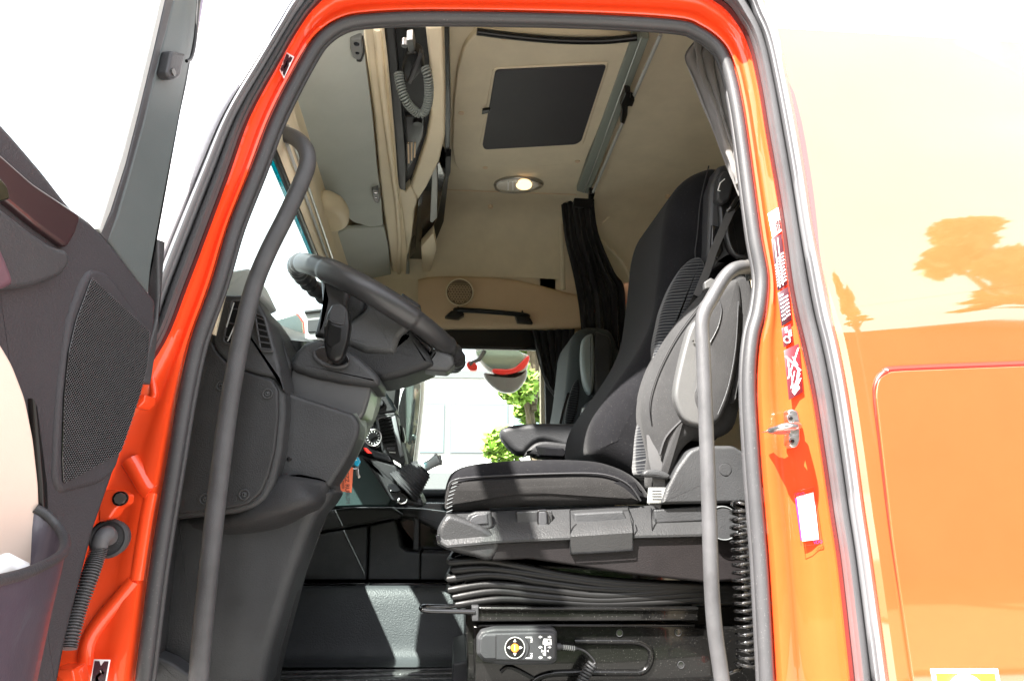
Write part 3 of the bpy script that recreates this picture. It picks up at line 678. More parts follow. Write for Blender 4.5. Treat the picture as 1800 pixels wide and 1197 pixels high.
# ---- curtain rail and bunk rod
rl = thing('curtain_rail', 'grey green curtain rail running across the roof beside the hatch', 'rail', Z(1080, 200, 3.2))
slab('track', [Z(a, b, 3.215) for a, b in [(1112, 64), (1128, 68), (1026, 340), (1014, 336)]], (0, 0, .03), M['green'], rl, .003)
slab('track_edge', [Z(a, b, 3.205) for a, b in [(1128, 68), (1141, 70), (1036, 342), (1026, 340)]], (0, 0, .04), M['green'], rl, .004)
tube('track_lip', [Z(1128, 66, 3.203), Z(1027, 339, 3.203)], .0022, M['alu'], rl, 6)
rod = thing('bunk_rod', 'thin pale metal rod beside the curtain rail with black clip', 'rod', Z(1100, 200, 3.15))
tube('rod', [Z(1161, 62, 3.16), Z(1110, 178, 3.16)], .0065, M['light_grey'], rod, 8)
tube('rod', [Z(1095, 215, 3.16), Z(1040, 344, 3.16)], .0065, M['light_grey'], rod, 8)
slab('clip', rc([Z(a, b, 3.14) for a, b in [(1099, 163), (1109, 165), (1108, 174), (1116, 178), (1112, 189), (1104, 188), (1103, 205), (1098, 220), (1090, 217), (1092, 195), (1090, 184)]], .006), (0, 0, .03), M['black'], rod, .005)
slab('rod_foot', [Z(a, b, 3.15) for a, b in [(1036, 340), (1046, 342), (1043, 352), (1034, 350)]], (0, 0, .03), M['black'], rod, .004)
tube('bunk_edge', P3([(1090, 590, 3.2), (1145, 595, 3.2)]), .008, M['light_grey'], CAB, 8)

# ---- curtains
def curtain(name, label, L, Rr, folds, amp, seed, m=None, cat='curtain', side=6):
    """L and Rr: (px,py,Y) lists down the two edges; folds run down the cloth"""
    rd = random.Random(seed); Ls, Rs = cr(L, 5), cr(Rr, 5); n = min(len(Ls), len(Rs)); nc = folds * side
    ph = [rd.uniform(-.4, .4) for _ in range(folds + 2)]; am = [rd.uniform(.5, 1.3) for _ in range(folds + 2)]
    rows = []
    for i in range(n):
        a, b = Y(*Ls[i]), Y(*Rs[i]); rw = []
        for k in range(nc + 1):
            t = k / nc; u = t * folds; q = int(u)
            wob = .5 * sin(i * .35 + q)
            d = amp * am[q] * sin((u + .12 * wob) * 2 * pi) * (.45 + .55 * min(1, i / n * 3))
            tt = t + .25 / folds * sin(u * 2 * pi + 1.2) * .6
            rw.append(a.lerp(b, min(1, max(0, tt))) + V((0, d, 0)))
        rows.append(rw)
    g = thick(grid_g(rows), (.0008, .0015, 0)); base = Y(*Ls[-1])
    return top(name, g, m or M['curtain'], label, cat, loc=base, sharp=80)
curtain('curtain', 'long black curtain hanging in folds from the end of the roof rail', [(985, 360, 3.02), (992, 420, 3.02), (1005, 480, 3.03), (1015, 540, 3.04), (1022, 600, 3.05)], [(1043, 340, 2.98), (1052, 410, 2.98), (1080, 478, 3.0), (1098, 515, 3.0), (1098, 640, 3.02)], 6, .022, 3)
tag(bpy.data.objects['curtain'], 'long black curtain hanging in folds from the end of the roof rail', 'curtain')
g = slab_g(P3([(1010, 345, 2.97), (1022, 336, 2.97), (1040, 338, 2.97), (1045, 352, 2.97), (1040, 366, 2.97), (1008, 362, 2.97)]), (0, .03, 0), .004)
mk('curtain_head', g[0], g[1], M['curtain'], bpy.data.objects['curtain'])
curtain('curtain', 'short black curtain gathered at the right edge of the far window', [(932, 582, 3.20), (941, 620, 3.2), (955, 668, 3.2), (975, 700, 3.2), (992, 722, 3.2)], [(1010, 578, 3.18), (1008, 620, 3.18), (1004, 668, 3.18), (1002, 700, 3.19), (1000, 735, 3.2)], 6, .016, 4)
cn = M['curtain_n'] = mat('grey_curtain_cloth', (.085, .08, .08), .6, grain=500, bump=.3, var=.12, sheen=.3)
curtain('curtain', 'dark grey curtain tied back against the top rear corner of the door opening', [(1222, 68, 1.30), (1201, 96, 1.30), (1212, 130, 1.29), (1232, 180, 1.28), (1254, 228, 1.27), (1276, 285, 1.26), (1300, 340, 1.25)], [(1285, 80, 1.24), (1300, 120, 1.235), (1306, 170, 1.232), (1312, 220, 1.23), (1316, 260, 1.23), (1322, 300, 1.23), (1326, 350, 1.23)], 4, .009, 8, cn)
nc = [o for o in bpy.data.objects if o.name.startswith('curtain') and o.get('category')][-1]
mk('hem', *tube_g(cr(P3([(1225, 70, 1.275), (1232, 120, 1.27), (1246, 160, 1.262), (1262, 200, 1.255), (1275, 250, 1.25), (1292, 300, 1.24), (1300, 325, 1.24)]), 6), [.007 + .0012 * sin(i * 1.3) for i in range(37)], 8, ell=.5), cn, nc, 80)
# ================================================================== open door at the left
H = Y(282, 600, 1.05); DU = V((-.22, -.975, 0)).normalized(); DN = V((.975, -.22, 0)).normalized()   # door plane, normal towards the cab side
def D(px, py, off=0): return hit(px, py, H + DN * off, DN)
def Ds(l, off=0): return [D(a, b, off) for a, b in l]
door = thing('cab_door', 'open driver door at the left edge, dark lining with speaker and beige insert', 'door', D(120, 1197, -.03))
dslab = lambda n, l, off, d, m, r=.004, rr=0, crown=0, seg=3: slab(n, (rc(Ds(l, off), rr) if rr else Ds(l, off)), DN * -d, m, door, r, seg, crown)
lin = [(-60, 160), (0, 208), (30, 241), (80, 300), (130, 365), (165, 390), (210, 440), (250, 493), (278, 527), (276, 575), (262, 640), (250, 685), (215, 800), (170, 930), (122, 1120), (104, 1215), (-60, 1215)]
dslab('lining', lin, 0, .05, M['doorp'], .012, .01)
dslab('outer_skin', [(a - 14, b + 14) for a, b in lin], -.055, .012, M['paint'], .003, .01)
eg = [(270, 527), (268, 575), (254, 640), (242, 685), (207, 800), (162, 930), (114, 1120), (96, 1215)]
sheet('hinge_sun_blocker', [Ds(eg, -.05), [Y(a, b, 1.145) for a, b in eg]], M['black'], door, (-.004, 0, 0))  # hidden sheet added to stop sun coming through the hinge gap
# raised speaker field and its mesh
dslab('speaker_field', [(158, 470), (196, 480), (268, 585), (268, 610), (258, 650), (243, 700), (216, 792), (206, 828), (180, 850), (105, 870), (92, 840), (100, 700), (118, 560), (140, 500)], .004, .02, M['doorp'], .008, .02)
mesh_out = [(162, 488), (264, 583), (260, 640), (248, 690), (232, 740), (213, 795), (112, 851), (110, 800), (113, 700), (121, 620), (135, 560)]
dslab('speaker_cavity', mesh_out, .0062, .01, M['gloss'], .001, .006)
# woven mesh: rows of small pillows inside the outline
def inside(p, poly):
    c = False; n = len(poly)
    for i in range(n):
        a, b = poly[i], poly[(i + 1) % n]
        if (a[1] > p[1]) != (b[1] > p[1]) and p[0] < (b[0] - a[0]) * (p[1] - a[1]) / (b[1] - a[1]) + a[0]: c = not c
    return c
MO = Ds(mesh_out, .007); o0 = MO[0]
uv = lambda p: ((p - o0).dot(DU), (p - o0).z)
poly = [uv(p) for p in MO]; xs = [p[0] for p in poly]; zz = [p[1] for p in poly]
vs, fs = [], []; stp = .0040; sz = .0036; j = 0; z = min(zz)
while z < max(zz):
    x = min(xs) + (stp / 2 if j % 2 else 0)
    while x < max(xs):
        if inside((x, z), poly):
            c = o0 + DU * x + UP * z + DN * .0006; i = len(vs); a = .00150; b = .00085
            vs += [c - DU * a, c + UP * b, c + DU * a, c - UP * b, c + DN * .0011]
            fs += [(i, i + 1, i + 4), (i + 1, i + 2, i + 4), (i + 2, i + 3, i + 4), (i + 3, i, i + 4)]
        x += stp
    z += sz * .62; j += 1
stuff(mk('speaker_mesh', vs, fs, M['mesh'], door, 180))
# upper parts: dark grab recess, grey shelf, armrest edge
dslab('mirror_glass', [(-60, 290), (0, 312), (14, 328), (19, 350), (0, 356), (-60, 350)], .012, .01, M['mirror'], .002, .004)
dslab('grab_recess', [(-60, 230), (0, 268), (60, 322), (146, 380), (135, 412), (119, 438), (95, 420), (62, 396), (0, 345), (-60, 320)], .010, .02, mat('brown_black_gloss', (.03, .016, .018), .3, coat=.4), .006, .008)
dslab('shelf', [(-60, 360), (0, 362), (60, 410), (95, 433), (122, 440), (128, 460), (112, 485), (60, 505), (0, 513), (-60, 515)], .016, .02, M['plast3'], .008, .01)
dslab('armrest_end', [(-60, 400), (0, 425), (14, 455), (31, 500), (0, 513), (-60, 520)], .03, .03, mat('plum_plastic', (.10, .055, .07), .35, grain=300, bump=.1), .008, .01)
# beige insert with dark surround and the storage pocket
dslab('insert', [(-60, 560), (0, 598), (25, 640), (48, 700), (62, 770), (71, 850), (75, 975), (60, 1060), (-60, 1080)], .012, .02, mat('door_insert', (.62, .50, .42), .6, grain=600, bump=.2, var=.03), .006, .01)
dslab('insert_edge', [(60, 700), (68, 715), (85, 850), (90, 970), (80, 1100), (72, 1100), (78, 970), (72, 850)], .015, .01, M['black'], .003)
# pocket: a curved bin standing off the lining
rimp = [D(62, 893, .012), D(82, 905, .02), D(103, 928, .035), D(114, 950, .06), D(110, 972, .09), D(80, 992, .12), D(30, 1012, .14), D(-60, 1032, .15)]
rimp = [V(p) for p in cr(rimp, 5)]
rows = []
for k, (dz, inw) in enumerate(((0, 0), (-.004, -.002), (-.06, .004), (-.16, .012), (-.4, .03))):
    rows.append([p + UP * dz - DN * inw for p in rimp])
g = thick(grid_g(rows), DN * -.005 + DU * .003); mk('pocket', g[0], g[1], M['pocket'] if 'pocket' in M else mat('plum_grey_plastic', (.055, .045, .06), .3, grain=300, bump=.1, var=.1, coat=.25), door, 60)
g = tube_g(rimp, .0055, 8); mk('pocket_rim', g[0], g[1], M['plast3'], door, 60)
g = tube_g([D(-30, 1010, .05), D(10, 992, .06), D(30, 1003, .06), D(34, 1030, .06)], .012, 8); mk('white_cloth', g[0], g[1], M['white'], door, 60)
# the rest of the door, reaching towards the photographer
def dbox(n, s0, s1, z0, z1, off, th, m):
    a = H + DU * s0; b = H + DU * s1
    P = [V((a.x, a.y, z0)), V((b.x, b.y, z0)), V((b.x, b.y, z1)), V((a.x, a.y, z1))]
    return slab(n, [p + DN * off for p in P], DN * -th, m, door, .01)
dbox('lining', .36, 1.02, 1.15, 2.28, 0, .06, M['doorp'])
dbox('window_frame', .0, 1.02, 3.02, 3.10, -.01, .05, M['plast3'])
dbox('window_frame', .95, 1.02, 2.26, 3.04, -.012, .05, M['plast3'])
dbox('window_pane', .34, .96, 2.26, 3.04, -.03, .005, M['glass'])
# window post with glass channel
post = [(308, -12), (357, -12), (350, 45), (338, 105), (330, 150), (318, 205), (304, 280), (290, 350), (268, 470), (262, 520), (225, 470), (188, 420), (205, 380), (228, 300), (250, 220), (272, 130), (290, 60)]
dslab('window_post', post, -.012, .035, M['ppost'] if 'ppost' in M else mat('grey_green_post', (.075, .088, .088), .5, grain=700, bump=.4, var=.06), .005, .006)
dslab('glass_channel', [(294, -12), (309, -12), (292, 60), (273, 130), (252, 220), (229, 300), (206, 380), (190, 428), (176, 410), (196, 372), (222, 290), (246, 195), (270, 95)], -.006, .03, M['rubber'], .003)
dslab('channel_edge', [(284, -12), (294, -12), (270, 95), (246, 195), (222, 290), (196, 372), (180, 410), (174, 402), (190, 350), (215, 270), (240, 175), (263, 80)], -.004, .02, M['light_grey'], .003)
dslab('window_pane', [(-60, -12), (290, -12), (270, 95), (222, 290), (176, 405), (0, 230), (-60, 190)], -.02, .005, M['glass'], .001)
dslab('post_flange', [(356, -12), (361, -12), (350, 55), (339, 108), (335, 108), (346, 50)], -.012, .02, mat('lilac_edge', (.22, .19, .26), .5), .002)
tube('post_cable', [D(a, b, .002) for a, b in ((350, -12), (346, 40), (342, 80), (336, 103), (328, 108))], .003, M['black'], door, 6, smooth=4)
st = dslab('post_clip', [(302, 89), (327, 95), (321, 118), (318, 135), (308, 141), (297, 137), (293, 128), (297, 112)], .006, .02, M['plast3'], .004, .006)
g = disc_g(D(306, 127, .008), DN, .0058, .004, 14); mk('bolt', g[0], g[1], M['gloss'], st)
# lower seal along the door's hinge edge
dslab('hinge_edge_seal', [(278, 420), (292, 425), (285, 520), (278, 600), (266, 676), (250, 672), (262, 610), (276, 560), (279, 527)], -.01, .02, M['rubber'], .004)
# door wiring hose and its grommet on the orange pillar
wh = thing('wiring_hose', 'black ribbed wiring hose running from a round grommet in the orange pillar', 'hose', Y(190, 940, 1.13))
disc('grommet', Y(191, 946, 1.105), (0, -1, 0), .026, .02, M['rubber'], wh, 28, .006)
g = ring_g(Y(191, 946, 1.108), (0, -1, 0), .025, .004); mk('grommet_rim', g[0], g[1], M['rubber'], wh)
tube('elbow', P3([(192, 945, 1.10), (188, 938, 1.075), (178, 946, 1.065), (174, 962, 1.064)]), .0115, M['rubber_l'], wh, 12, smooth=6)
hpth = [V(p) for p in cr(P3([(174, 962, 1.064), (167, 985, 1.06), (155, 1020, 1.05), (140, 1060, 1.04), (128, 1100, 1.03), (118, 1140, 1.02)]), 30)]
g = tube_g(hpth, [.0095 + .0026 * (1 if (i // 2) % 2 else -.5) for i in range(len(hpth))], 12); mk('ribbed_hose', g[0], g[1], M['rubber_l'], wh, 50)
# door check bracket, red hinge tabs and pillar detail
bk = thing('hinge_bracket', 'orange hinge tab with a black bolt above the wiring grommet', 'bracket', Y(200, 890, 1.10))
ys('plate', rc([(170, 862), (205, 860), (222, 870), (220, 884), (205, 893), (192, 912), (172, 918)], 4), 1.088, .03, M['paint2'], bk, .004)
disc('bolt', Y(210, 876, 1.082), (0, -1, 0), .0085, .012, M['steel'], bk, 8); disc('washer', Y(210, 876, 1.086), (0, -1, 0), .011, .006, M['black'], bk, 18)
g = slab_g(Ys(rc([(238, 695), (256, 693), (254, 706), (244, 716), (232, 716)], 3), 1.09), (0, .04, 0), .003)
top('hinge_tab', g, M['paint2'], 'small bright orange tab sticking out beside the speaker edge of the door', 'tab')
g = slab_g(Ys(rc([(90, 1176), (128, 1176), (132, 1200), (132, 1215), (90, 1215)], 4), 1.09), (0, .04, 0), .003)
top('hinge_tab', g, M['paint2'], 'orange tab at the foot of the hinge pillar beside the door pocket', 'tab')
# pressed ribs of the hinge pillar
for q, r_ in (([(224, 808), (238, 830), (256, 860), (262, 866)], .010), ([(262, 700), (268, 690), (262, 650), (258, 625)], .004),
              ([(232, 1020), (212, 1045), (170, 1095), (150, 1130), (145, 1170)], .008), ([(262, 866), (255, 900), (245, 960), (236, 1020)], .007)):
    tube('pressed_rib', [V((p.x, 1.152 + r_ * .72, p.z)) for p in Ys(q, 1.149)], r_ * 1.5, M['paint2'], CAB, 10, smooth=5)
# ---- warning stickers
def sticker(label, quad, y, basem, marks=(), lines=None, grp=None, nm='warning_sticker'):
    """quad TL,TR,BR,BL in photo pixels; marks: (u,v polygon list, material)"""
    base = thing(nm, label, 'sticker', Y(quad[3][0], quad[3][1], y), grp)
    def uvp(u, v, dy=0):
        a = mixp(quad[0], quad[1], u); b = mixp(quad[3], quad[2], u); q = mixp(a, b, v); return Y(q[0], q[1], y) + V((0, -dy, 0))
    slab('backing', [uvp(0, 0), uvp(1, 0), uvp(1, 1), uvp(0, 1)], (0, .0008, 0), basem, base, .0002, 1)
    by = {}
    for pl, m in marks:
        P = [uvp(u, v, .0007) for u, v in pl]; by.setdefault(m.name, (m, []))[1].append((P, [tuple(range(len(P)))]))
    for k, (m, gl) in by.items():
        g = thick(join(*gl), (0, .0006, 0)); mk('print', g[0], g[1], m, base)
    return base, uvp
def bars(rd, u0, u1, v0, v1, n, m, horiz=True):
    out = []
    for k in range(n):
        a = v0 + (v1 - v0) * k / n; h = (v1 - v0) / n * .42; u = u0
        while u < u1 - .02:
            l = rd.uniform(.04, .16); e = min(u1, u + l)
            q = [(u, a), (e, a), (e, a + h), (u, a + h)]
            if not horiz: q = [(y_, x_) for x_, y_ in q]
            out.append((q, m)); u = e + .03
    return out
rd = random.Random(5); W, K, K2 = M['white'], M['ink'], M['ink2']
hand = [(.42, .36), (.5, .30), (.62, .40), (.66, .55), (.58, .70), (.46, .78), (.40, .62), (.48, .52), (.40, .48)]
X1 = [([(.08, .08), (.40, .08), (.5, .20), (.62, .08), (.92, .08), (.92, .26), (.78, .34), (.90, .44), (.92, .92), (.62, .92), (.5, .82), (.38, .92), (.08, .92), (.08, .70), (.22, .62), (.08, .52)], K), (hand, W)]
sticker('small white edged black pictogram sticker on the upper left door frame', [(504, 92), (517, 100), (499, 139), (491, 124)], 1.1415, W, X1)
sticker('black pictogram sticker in white edge at the bottom of the left pillar', [(165, 1158), (194, 1159), (186, 1205), (157, 1205)], 1.1415, W,
        [([(.08, .06), (.35, .06), (.5, .25), (.66, .06), (.92, .06), (.92, .94), (.08, .94)], K), ([(.3, .62), (.5, .48), (.62, .55), (.45, .68), (.6, .9), (.5, .98), (.3, .8)], W), ([(.55, .35), (.8, .5), (.75, .58), (.5, .43)], W)])
sticker('pale table sticker, topmost of the column on the rear pillar', [(1350, 376), (1369, 364), (1377, 404), (1358, 419)], 1.1415, W,
        bars(rd, .08, .92, .1, .95, 5, K, False) + bars(rd, .5, .92, .5, .9, 6, K))
sticker('tall dark and white text sticker, second from the top on the rear pillar', [(1356, 420), (1374, 411), (1384, 500), (1367, 512)], 1.1415, K,
        [([(.22, .04), (.27, .04), (.27, .96), (.22, .96)], W), ([(.55, .04), (.6, .04), (.6, .96), (.55, .96)], W)] + bars(rd, .30, .52, .40, .95, 9, W) + bars(rd, .64, .95, .36, .95, 9, W) + bars(rd, .03, .2, .5, .95, 8, W))
sticker('black sticker with two columns of white text, in the middle of the rear pillar', [(1367, 515), (1386, 504), (1392, 563), (1374, 574)], 1.1415, K,
        bars(rd, .12, .46, .1, .92, 7, W) + bars(rd, .55, .88, .22, .88, 6, W))
b_, uvp = sticker('small maroon sticker with a white ring pictogram on the rear pillar', [(1374, 577), (1390, 569), (1394, 601), (1378, 611)], 1.1415, K2,
        bars(rd, .3, .6, .06, .4, 3, W) + bars(rd, .6, .95, .3, .7, 4, W))
g = ring_g(uvp(.4, .72, .001), (0, -1, 0), .0055, .0012, 16, 4); mk('print', g[0], g[1], W, b_)
ln = lambda a, b, t=.05: ([(a[0] - t * .5, a[1]), (a[0] + t * .5, a[1]), (b[0] + t * .5, b[1]), (b[0] - t * .5, b[1])], W)
sticker('large maroon sticker with a crossed out white drawing, above the striker', [(1378, 616), (1404, 604), (1412, 689), (1387, 703)], 1.1415, K2,
        [ln((.05, .12), (.95, .55), .09), ln((.95, .08), (.08, .58), .09), ln((.15, .3), (.35, .62)), ln((.35, .62), (.3, .9)), ln((.5, .2), (.8, .42)), ln((.62, .35), (.85, .6)), ln((.85, .6), (.3, .88), .12), ln((.9, .7), (.4, .92), .1),
         ([(.35, .92), (.75, .84), (.78, .88), (.38, .96)], W), ln((.2, .2), (.2, .5)), ln((.55, .5), (.2, .8)), ln((.75, .55), (.55, .86))])
vb, uvp = sticker('white label in a thin red outline with a purple stripe on the rear pillar', [(1401, 873), (1430, 865), (1440, 948), (1411, 951)], 1.1415, W)
a_ = [(-.15, -.10), (1.05, -.12), (1.12, 1.10), (-.12, 1.10)]
g = tube_g([uvp(u, v, .0003) for u, v in a_], .0005, 4, True); mk('outline', g[0], g[1], M['red'], vb)
P = [uvp(u, v, .0005) for u, v in [(-.13, .02), (-.05, .02), (-.05, .98), (-.13, .98)]]; mk('stripe', *thick((P, [(0, 1, 2, 3)]), (0, .0006, 0)), M['purple'], vb)
for (u, v, s) in ((-.08, -.02, 'VDO'), (.62, 1.085, 'VDO')):
    g = text_g(s, uvp(u, v, .0009), (1, 0, .12), (0, 0, 1), .0075); mk('lettering', g[0], g[1], M['purple'], vb)
ys_ = [(1636, 1175), (1754, 1175), (1768, 1250), (1648, 1250)]
yb, uvp = sticker('white framed yellow sticker with a white ring at the bottom of the locker door', ys_, 1.0665, W, [([(.06, .10), (.94, .10), (.94, 1), (.06, 1)], M['yellow'])])
g = ring_g(uvp(.46, .62, .002), (0, -1, 0), .026, .005, 30, 6); mk('print', g[0], g[1], W, yb)
# ---- striker on the rear pillar
sk = thing('door_striker', 'steel door striker bolted to the orange rear pillar', 'striker', Y(1392, 785, 1.14))
ys('plate', rc([(1385, 722), (1392, 718), (1403, 722), (1407, 740), (1407, 775), (1402, 786), (1393, 788), (1386, 780), (1388, 750)], 4), 1.13, .02, M['steel'], sk, .003)
for a, b in ((1391, 735), (1394, 775)):
    disc('bolt_head', Y(a, b, 1.128), (0, -1, 0), .0078, .01, M['steel'], sk, 20); disc('bolt_socket', Y(a, b, 1.1195), (0, -1, 0), .0034, .004, M['black'], sk, 6)
tube('striker_loop', [Y(1404, 748, 1.13), Y(1398, 748, 1.09), Y(1380, 749, 1.072), Y(1362, 755, 1.085), Y(1355, 757, 1.10), Y(1368, 758, 1.118), Y(1385, 757, 1.13)], .0055, M['steel'], sk, 10, smooth=5)
g = slab_g(Ys(rc([(1357, 756), (1378, 748), (1405, 745), (1406, 754), (1380, 757)], 2), 1.085), (0, .045, 0), .003); mk('latch_tongue', g[0], g[1], M['steel'], sk)
# ---- grab handles inside the opening
gh = thing('grab_bar', 'long bent grey grab handle along the front edge of the door opening', 'grab handle', Y(345, 1197, 1.24))
tube('bar', P3([(478, 236, 1.27), (497, 236, 1.26), (520, 244, 1.245), (537, 262, 1.235), (541, 285, 1.23), (532, 315, 1.228), (505, 375, 1.225), (470, 445, 1.22), (446, 505, 1.22), (428, 575, 1.22), (413, 650, 1.22), (400, 730, 1.22), (388, 820, 1.22), (376, 920, 1.22), (365, 1020, 1.22), (356, 1110, 1.22), (348, 1215, 1.22)]), .0158, M['tube'], gh, 20, smooth=8)
gh2 = thing('grab_bar', 'upright grey grab handle in front of the driver seat at the rear of the opening', 'grab handle', Y(1265, 1197, 1.24))
tube('bar', P3([(1322, 471, 1.24), (1302, 470, 1.225), (1286, 476, 1.22), (1270, 493, 1.22), (1249, 529, 1.22), (1239, 547, 1.22), (1234, 570, 1.22), (1236, 620, 1.22), (1240, 720, 1.22), (1245, 850, 1.22), (1249, 980, 1.22), (1252, 1050, 1.22), (1257, 1110, 1.22), (1264, 1160, 1.22), (1272, 1215, 1.22)]), .0135, M['tube'], gh2, 20, smooth=8)
ys('end_plate', rc([(1312, 455), (1325, 455), (1330, 488), (1318, 490)], 3), 1.235, .02, M['plast2'], gh2, .004)
# ================================================================== dashboard
dash = thing('dashboard', 'dark grained dashboard end with screwed cover, vents and column housing', 'dashboard', (-.4, 1.5, 1.38))
def dy(n, l, y, d, m, r=.004, rr=0, crown=0, parent=dash, seg=3):
    return ys(n, rc(l, rr) if rr else l, y, d, m, parent, r, seg, crown)
# top block by the screen, vent surround
dy('top_block', [(384, 517), (401, 476), (436, 470), (443, 480), (462, 520), (440, 530), (384, 522)], 1.34, .12, M['lever'], .008, 4)  # pale grey puts the sky's reflection into the block's colour
dy('screen_ledge', [(440, 500), (462, 545), (490, 590), (522, 620), (508, 655), (498, 700), (478, 690), (455, 560)], 1.50, .10, M['plast'], .008, 5)
ledge = [[Y(456, 545, 1.48), Y(490, 590, 1.50), Y(530, 600, 1.54)], [Y(470, 560, 2.0), Y(520, 590, 2.0), Y(560, 603, 2.0)], [Y(520, 585, 2.9), Y(580, 595, 2.9), Y(640, 620, 2.9)]]
sheet('top_pad', ledge, M['plast'], dash, (0, 0, -.03), 4, 60)
dy('vent_surround', [(388, 517), (448, 518), (470, 560), (492, 645), (500, 690), (482, 664), (440, 655), (402, 640), (380, 618), (371, 598), (372, 575)], 1.285, .10, M['plast2'], .008, 5)
dy('light_strip', [(388, 518), (394, 518), (377, 588), (371, 586)], 1.275, .02, M['beige'], .002)
def vent(l, nslat, hor, y=1.28, parent=dash):
    P = rc(Ys(l, y), .006); g = slab_g(P, (0, .006, 0), .001, 1); o = mk('vent', g[0], g[1], M['pit'], parent)
    fr_ = tube_g(P, .0022, 6, True); mk('vent_rim', fr_[0], fr_[1], M['plast3'], o)
    a, b, c, d = [Y(q[0], q[1], y - .003) for q in l[:4]]
    for k in range(nslat):
        t = (k + .6) / nslat
        p, q = (a.lerp(d, t), b.lerp(c, t)) if hor else (a.lerp(b, t), d.lerp(c, t))
        w_ = V((0, 0, .0012)) if hor else V((.0012, 0, 0))
        g = slab_g([p - w_, q - w_, q + w_, p + w_], (0, .008, 0), .0006, 1); mk('slat', g[0], g[1], M['plast3'] if parent is dash else M['black'], o)
    return o
v1 = vent([(408, 528), (436, 528), (424, 611), (392, 601)], 3, True)
for a, b in (((411, 532), (398, 575)), ((432, 530), (400, 600)), ((424, 560), (408, 604))):
    g = tube_g([Y(*a, 1.274), Y(*b, 1.274)], .0012, 5); mk('vane', g[0], g[1], M['light_grey'], v1)
vent([(448, 550), (464, 556), (480, 618), (458, 616)], 6, True, 1.279)
dy('dash_core', [(400, 530), (450, 525), (475, 560), (498, 600), (512, 640), (505, 700), (480, 690), (400, 640)], 1.375, .2, M['plast'], .006, 4)
box('dash_body', (-1.15, 1.45, 1.40), (-.44, 3.2, 1.99), M['plast'], dash)
# screwed end cover
cover = [(371, 598), (381, 619), (402, 641), (440, 656), (478, 668), (488, 684), (489, 730), (483, 790), (472, 835), (458, 866), (436, 886), (405, 893), (300, 905), (312, 800), (330, 690), (352, 610)]
dy('cover_surround', [(350, 590), (372, 560), (402, 638), (480, 660), (501, 688), (502, 730), (494, 800), (482, 848), (468, 878), (448, 893), (410, 903), (290, 914), (300, 800), (325, 680)], 1.292, .12, M['plast2'], .010, 8)
dy('end_cover', cover, 1.284, .03, M['plast'], .0045, 6)
for a, b in ((389, 678), (470, 692), (360, 877), (429, 869)):
    c = Y(a, b, 1.2825); n = (0, -1, 0)
    o = disc('screw', c, n, .0058, .006, M['plast3'], dash, 16, .002); o.name = 'screw'
    mk('screw_well', *ring_g(c, n, .0085, .0018, 20), M['plast2'], o); disc('screw_socket', c + V((0, -.0008, 0)), n, .0024, .003, M['gloss'], o, 6)
# knee housing round the column
kn = [(497, 684), (522, 694), (570, 710), (622, 727), (632, 745), (630, 765), (616, 797), (596, 830), (578, 858), (560, 850), (525, 843), (480, 846), (490, 800), (497, 740)]
dy('knee_back', [(480, 820), (585, 830), (590, 870), (550, 890), (470, 880)], 1.375, .08, M['plast2'], .01, 4)
dy('knee_housing', kn, 1.335, .10, M['plast2'], .010, 6)
sheet('knee_side', [[Y(a, b, y) for a, b, y in ((620, 727, 1.36), (630, 745, 1.355), (628, 765, 1.355), (614, 797, 1.36), (594, 830, 1.36), (576, 858, 1.36))],
                    [Y(a, b, y) for a, b, y in ((640, 724, 1.45), (645, 748, 1.46), (644, 768, 1.46), (630, 800, 1.45), (607, 838, 1.45), (588, 866, 1.45))]], M['dash_lit'], dash, (-.01, .01, 0), 3, 60)
disc('plug_hole', Y(508, 807, 1.3332), (0, -1, 0), .0048, .004, M['gloss'], dash, 16)
dy('column_shroud', [(508, 640), (540, 645), (600, 655), (655, 662), (650, 697), (640, 728), (628, 745), (600, 735), (540, 715), (500, 698), (505, 655)], 1.392, .14, mat('shroud_gloss', (.06, .061, .063), .3, grain=500, bump=.05, var=.1), .01, 5)
dy('shroud_flap', [(505, 656), (532, 668), (520, 700), (498, 690)], 1.41, .02, M['plast'], .004, 3)
sheet('shroud_side', [[Y(a, b, y) for a, b, y in ((648, 690, 1.44), (641, 722, 1.44), (630, 745, 1.44), (618, 780, 1.44))], [Y(a, b, y) for a, b, y in ((672, 680, 1.55), (668, 715, 1.55), (655, 748, 1.55), (640, 775, 1.55))]], M['dash_lit'], dash, (-.01, .01, 0), 3, 60)
disc('lock_button', Y(640, 704, 1.45), (.6, -.8, 0), .006, .005, M['gloss'], dash, 16)
collar = [(507, 640), (518, 618), (535, 601), (560, 594), (590, 600), (628, 625), (656, 650), (668, 664), (666, 679), (650, 679), (600, 673), (550, 663), (514, 651)]
dy('collar', collar, 1.375, .16, M['plast2'], .014, 6)
0 and dy('collar_lip', [(509, 641), (535, 654), (562, 640), (545, 655), (600, 668), (664, 678), (668, 692), (652, 698), (600, 690), (545, 676), (511, 662)], 1.368, .03, M['plast'], .006, 4)
sk2 = [(583 + 31 * cos(a) + 4 * sin(a), 627 + 18 * sin(a) + 4 * cos(a)) for a in [2 * pi * k / 24 for k in range(24)]]
dy('lever_socket', sk2, 1.371, .02, M['gloss'], .002)
mk('socket_rim', *tube_g(Ys(sk2[2:14], 1.370), .0042, 8), M['plast3'], dash)
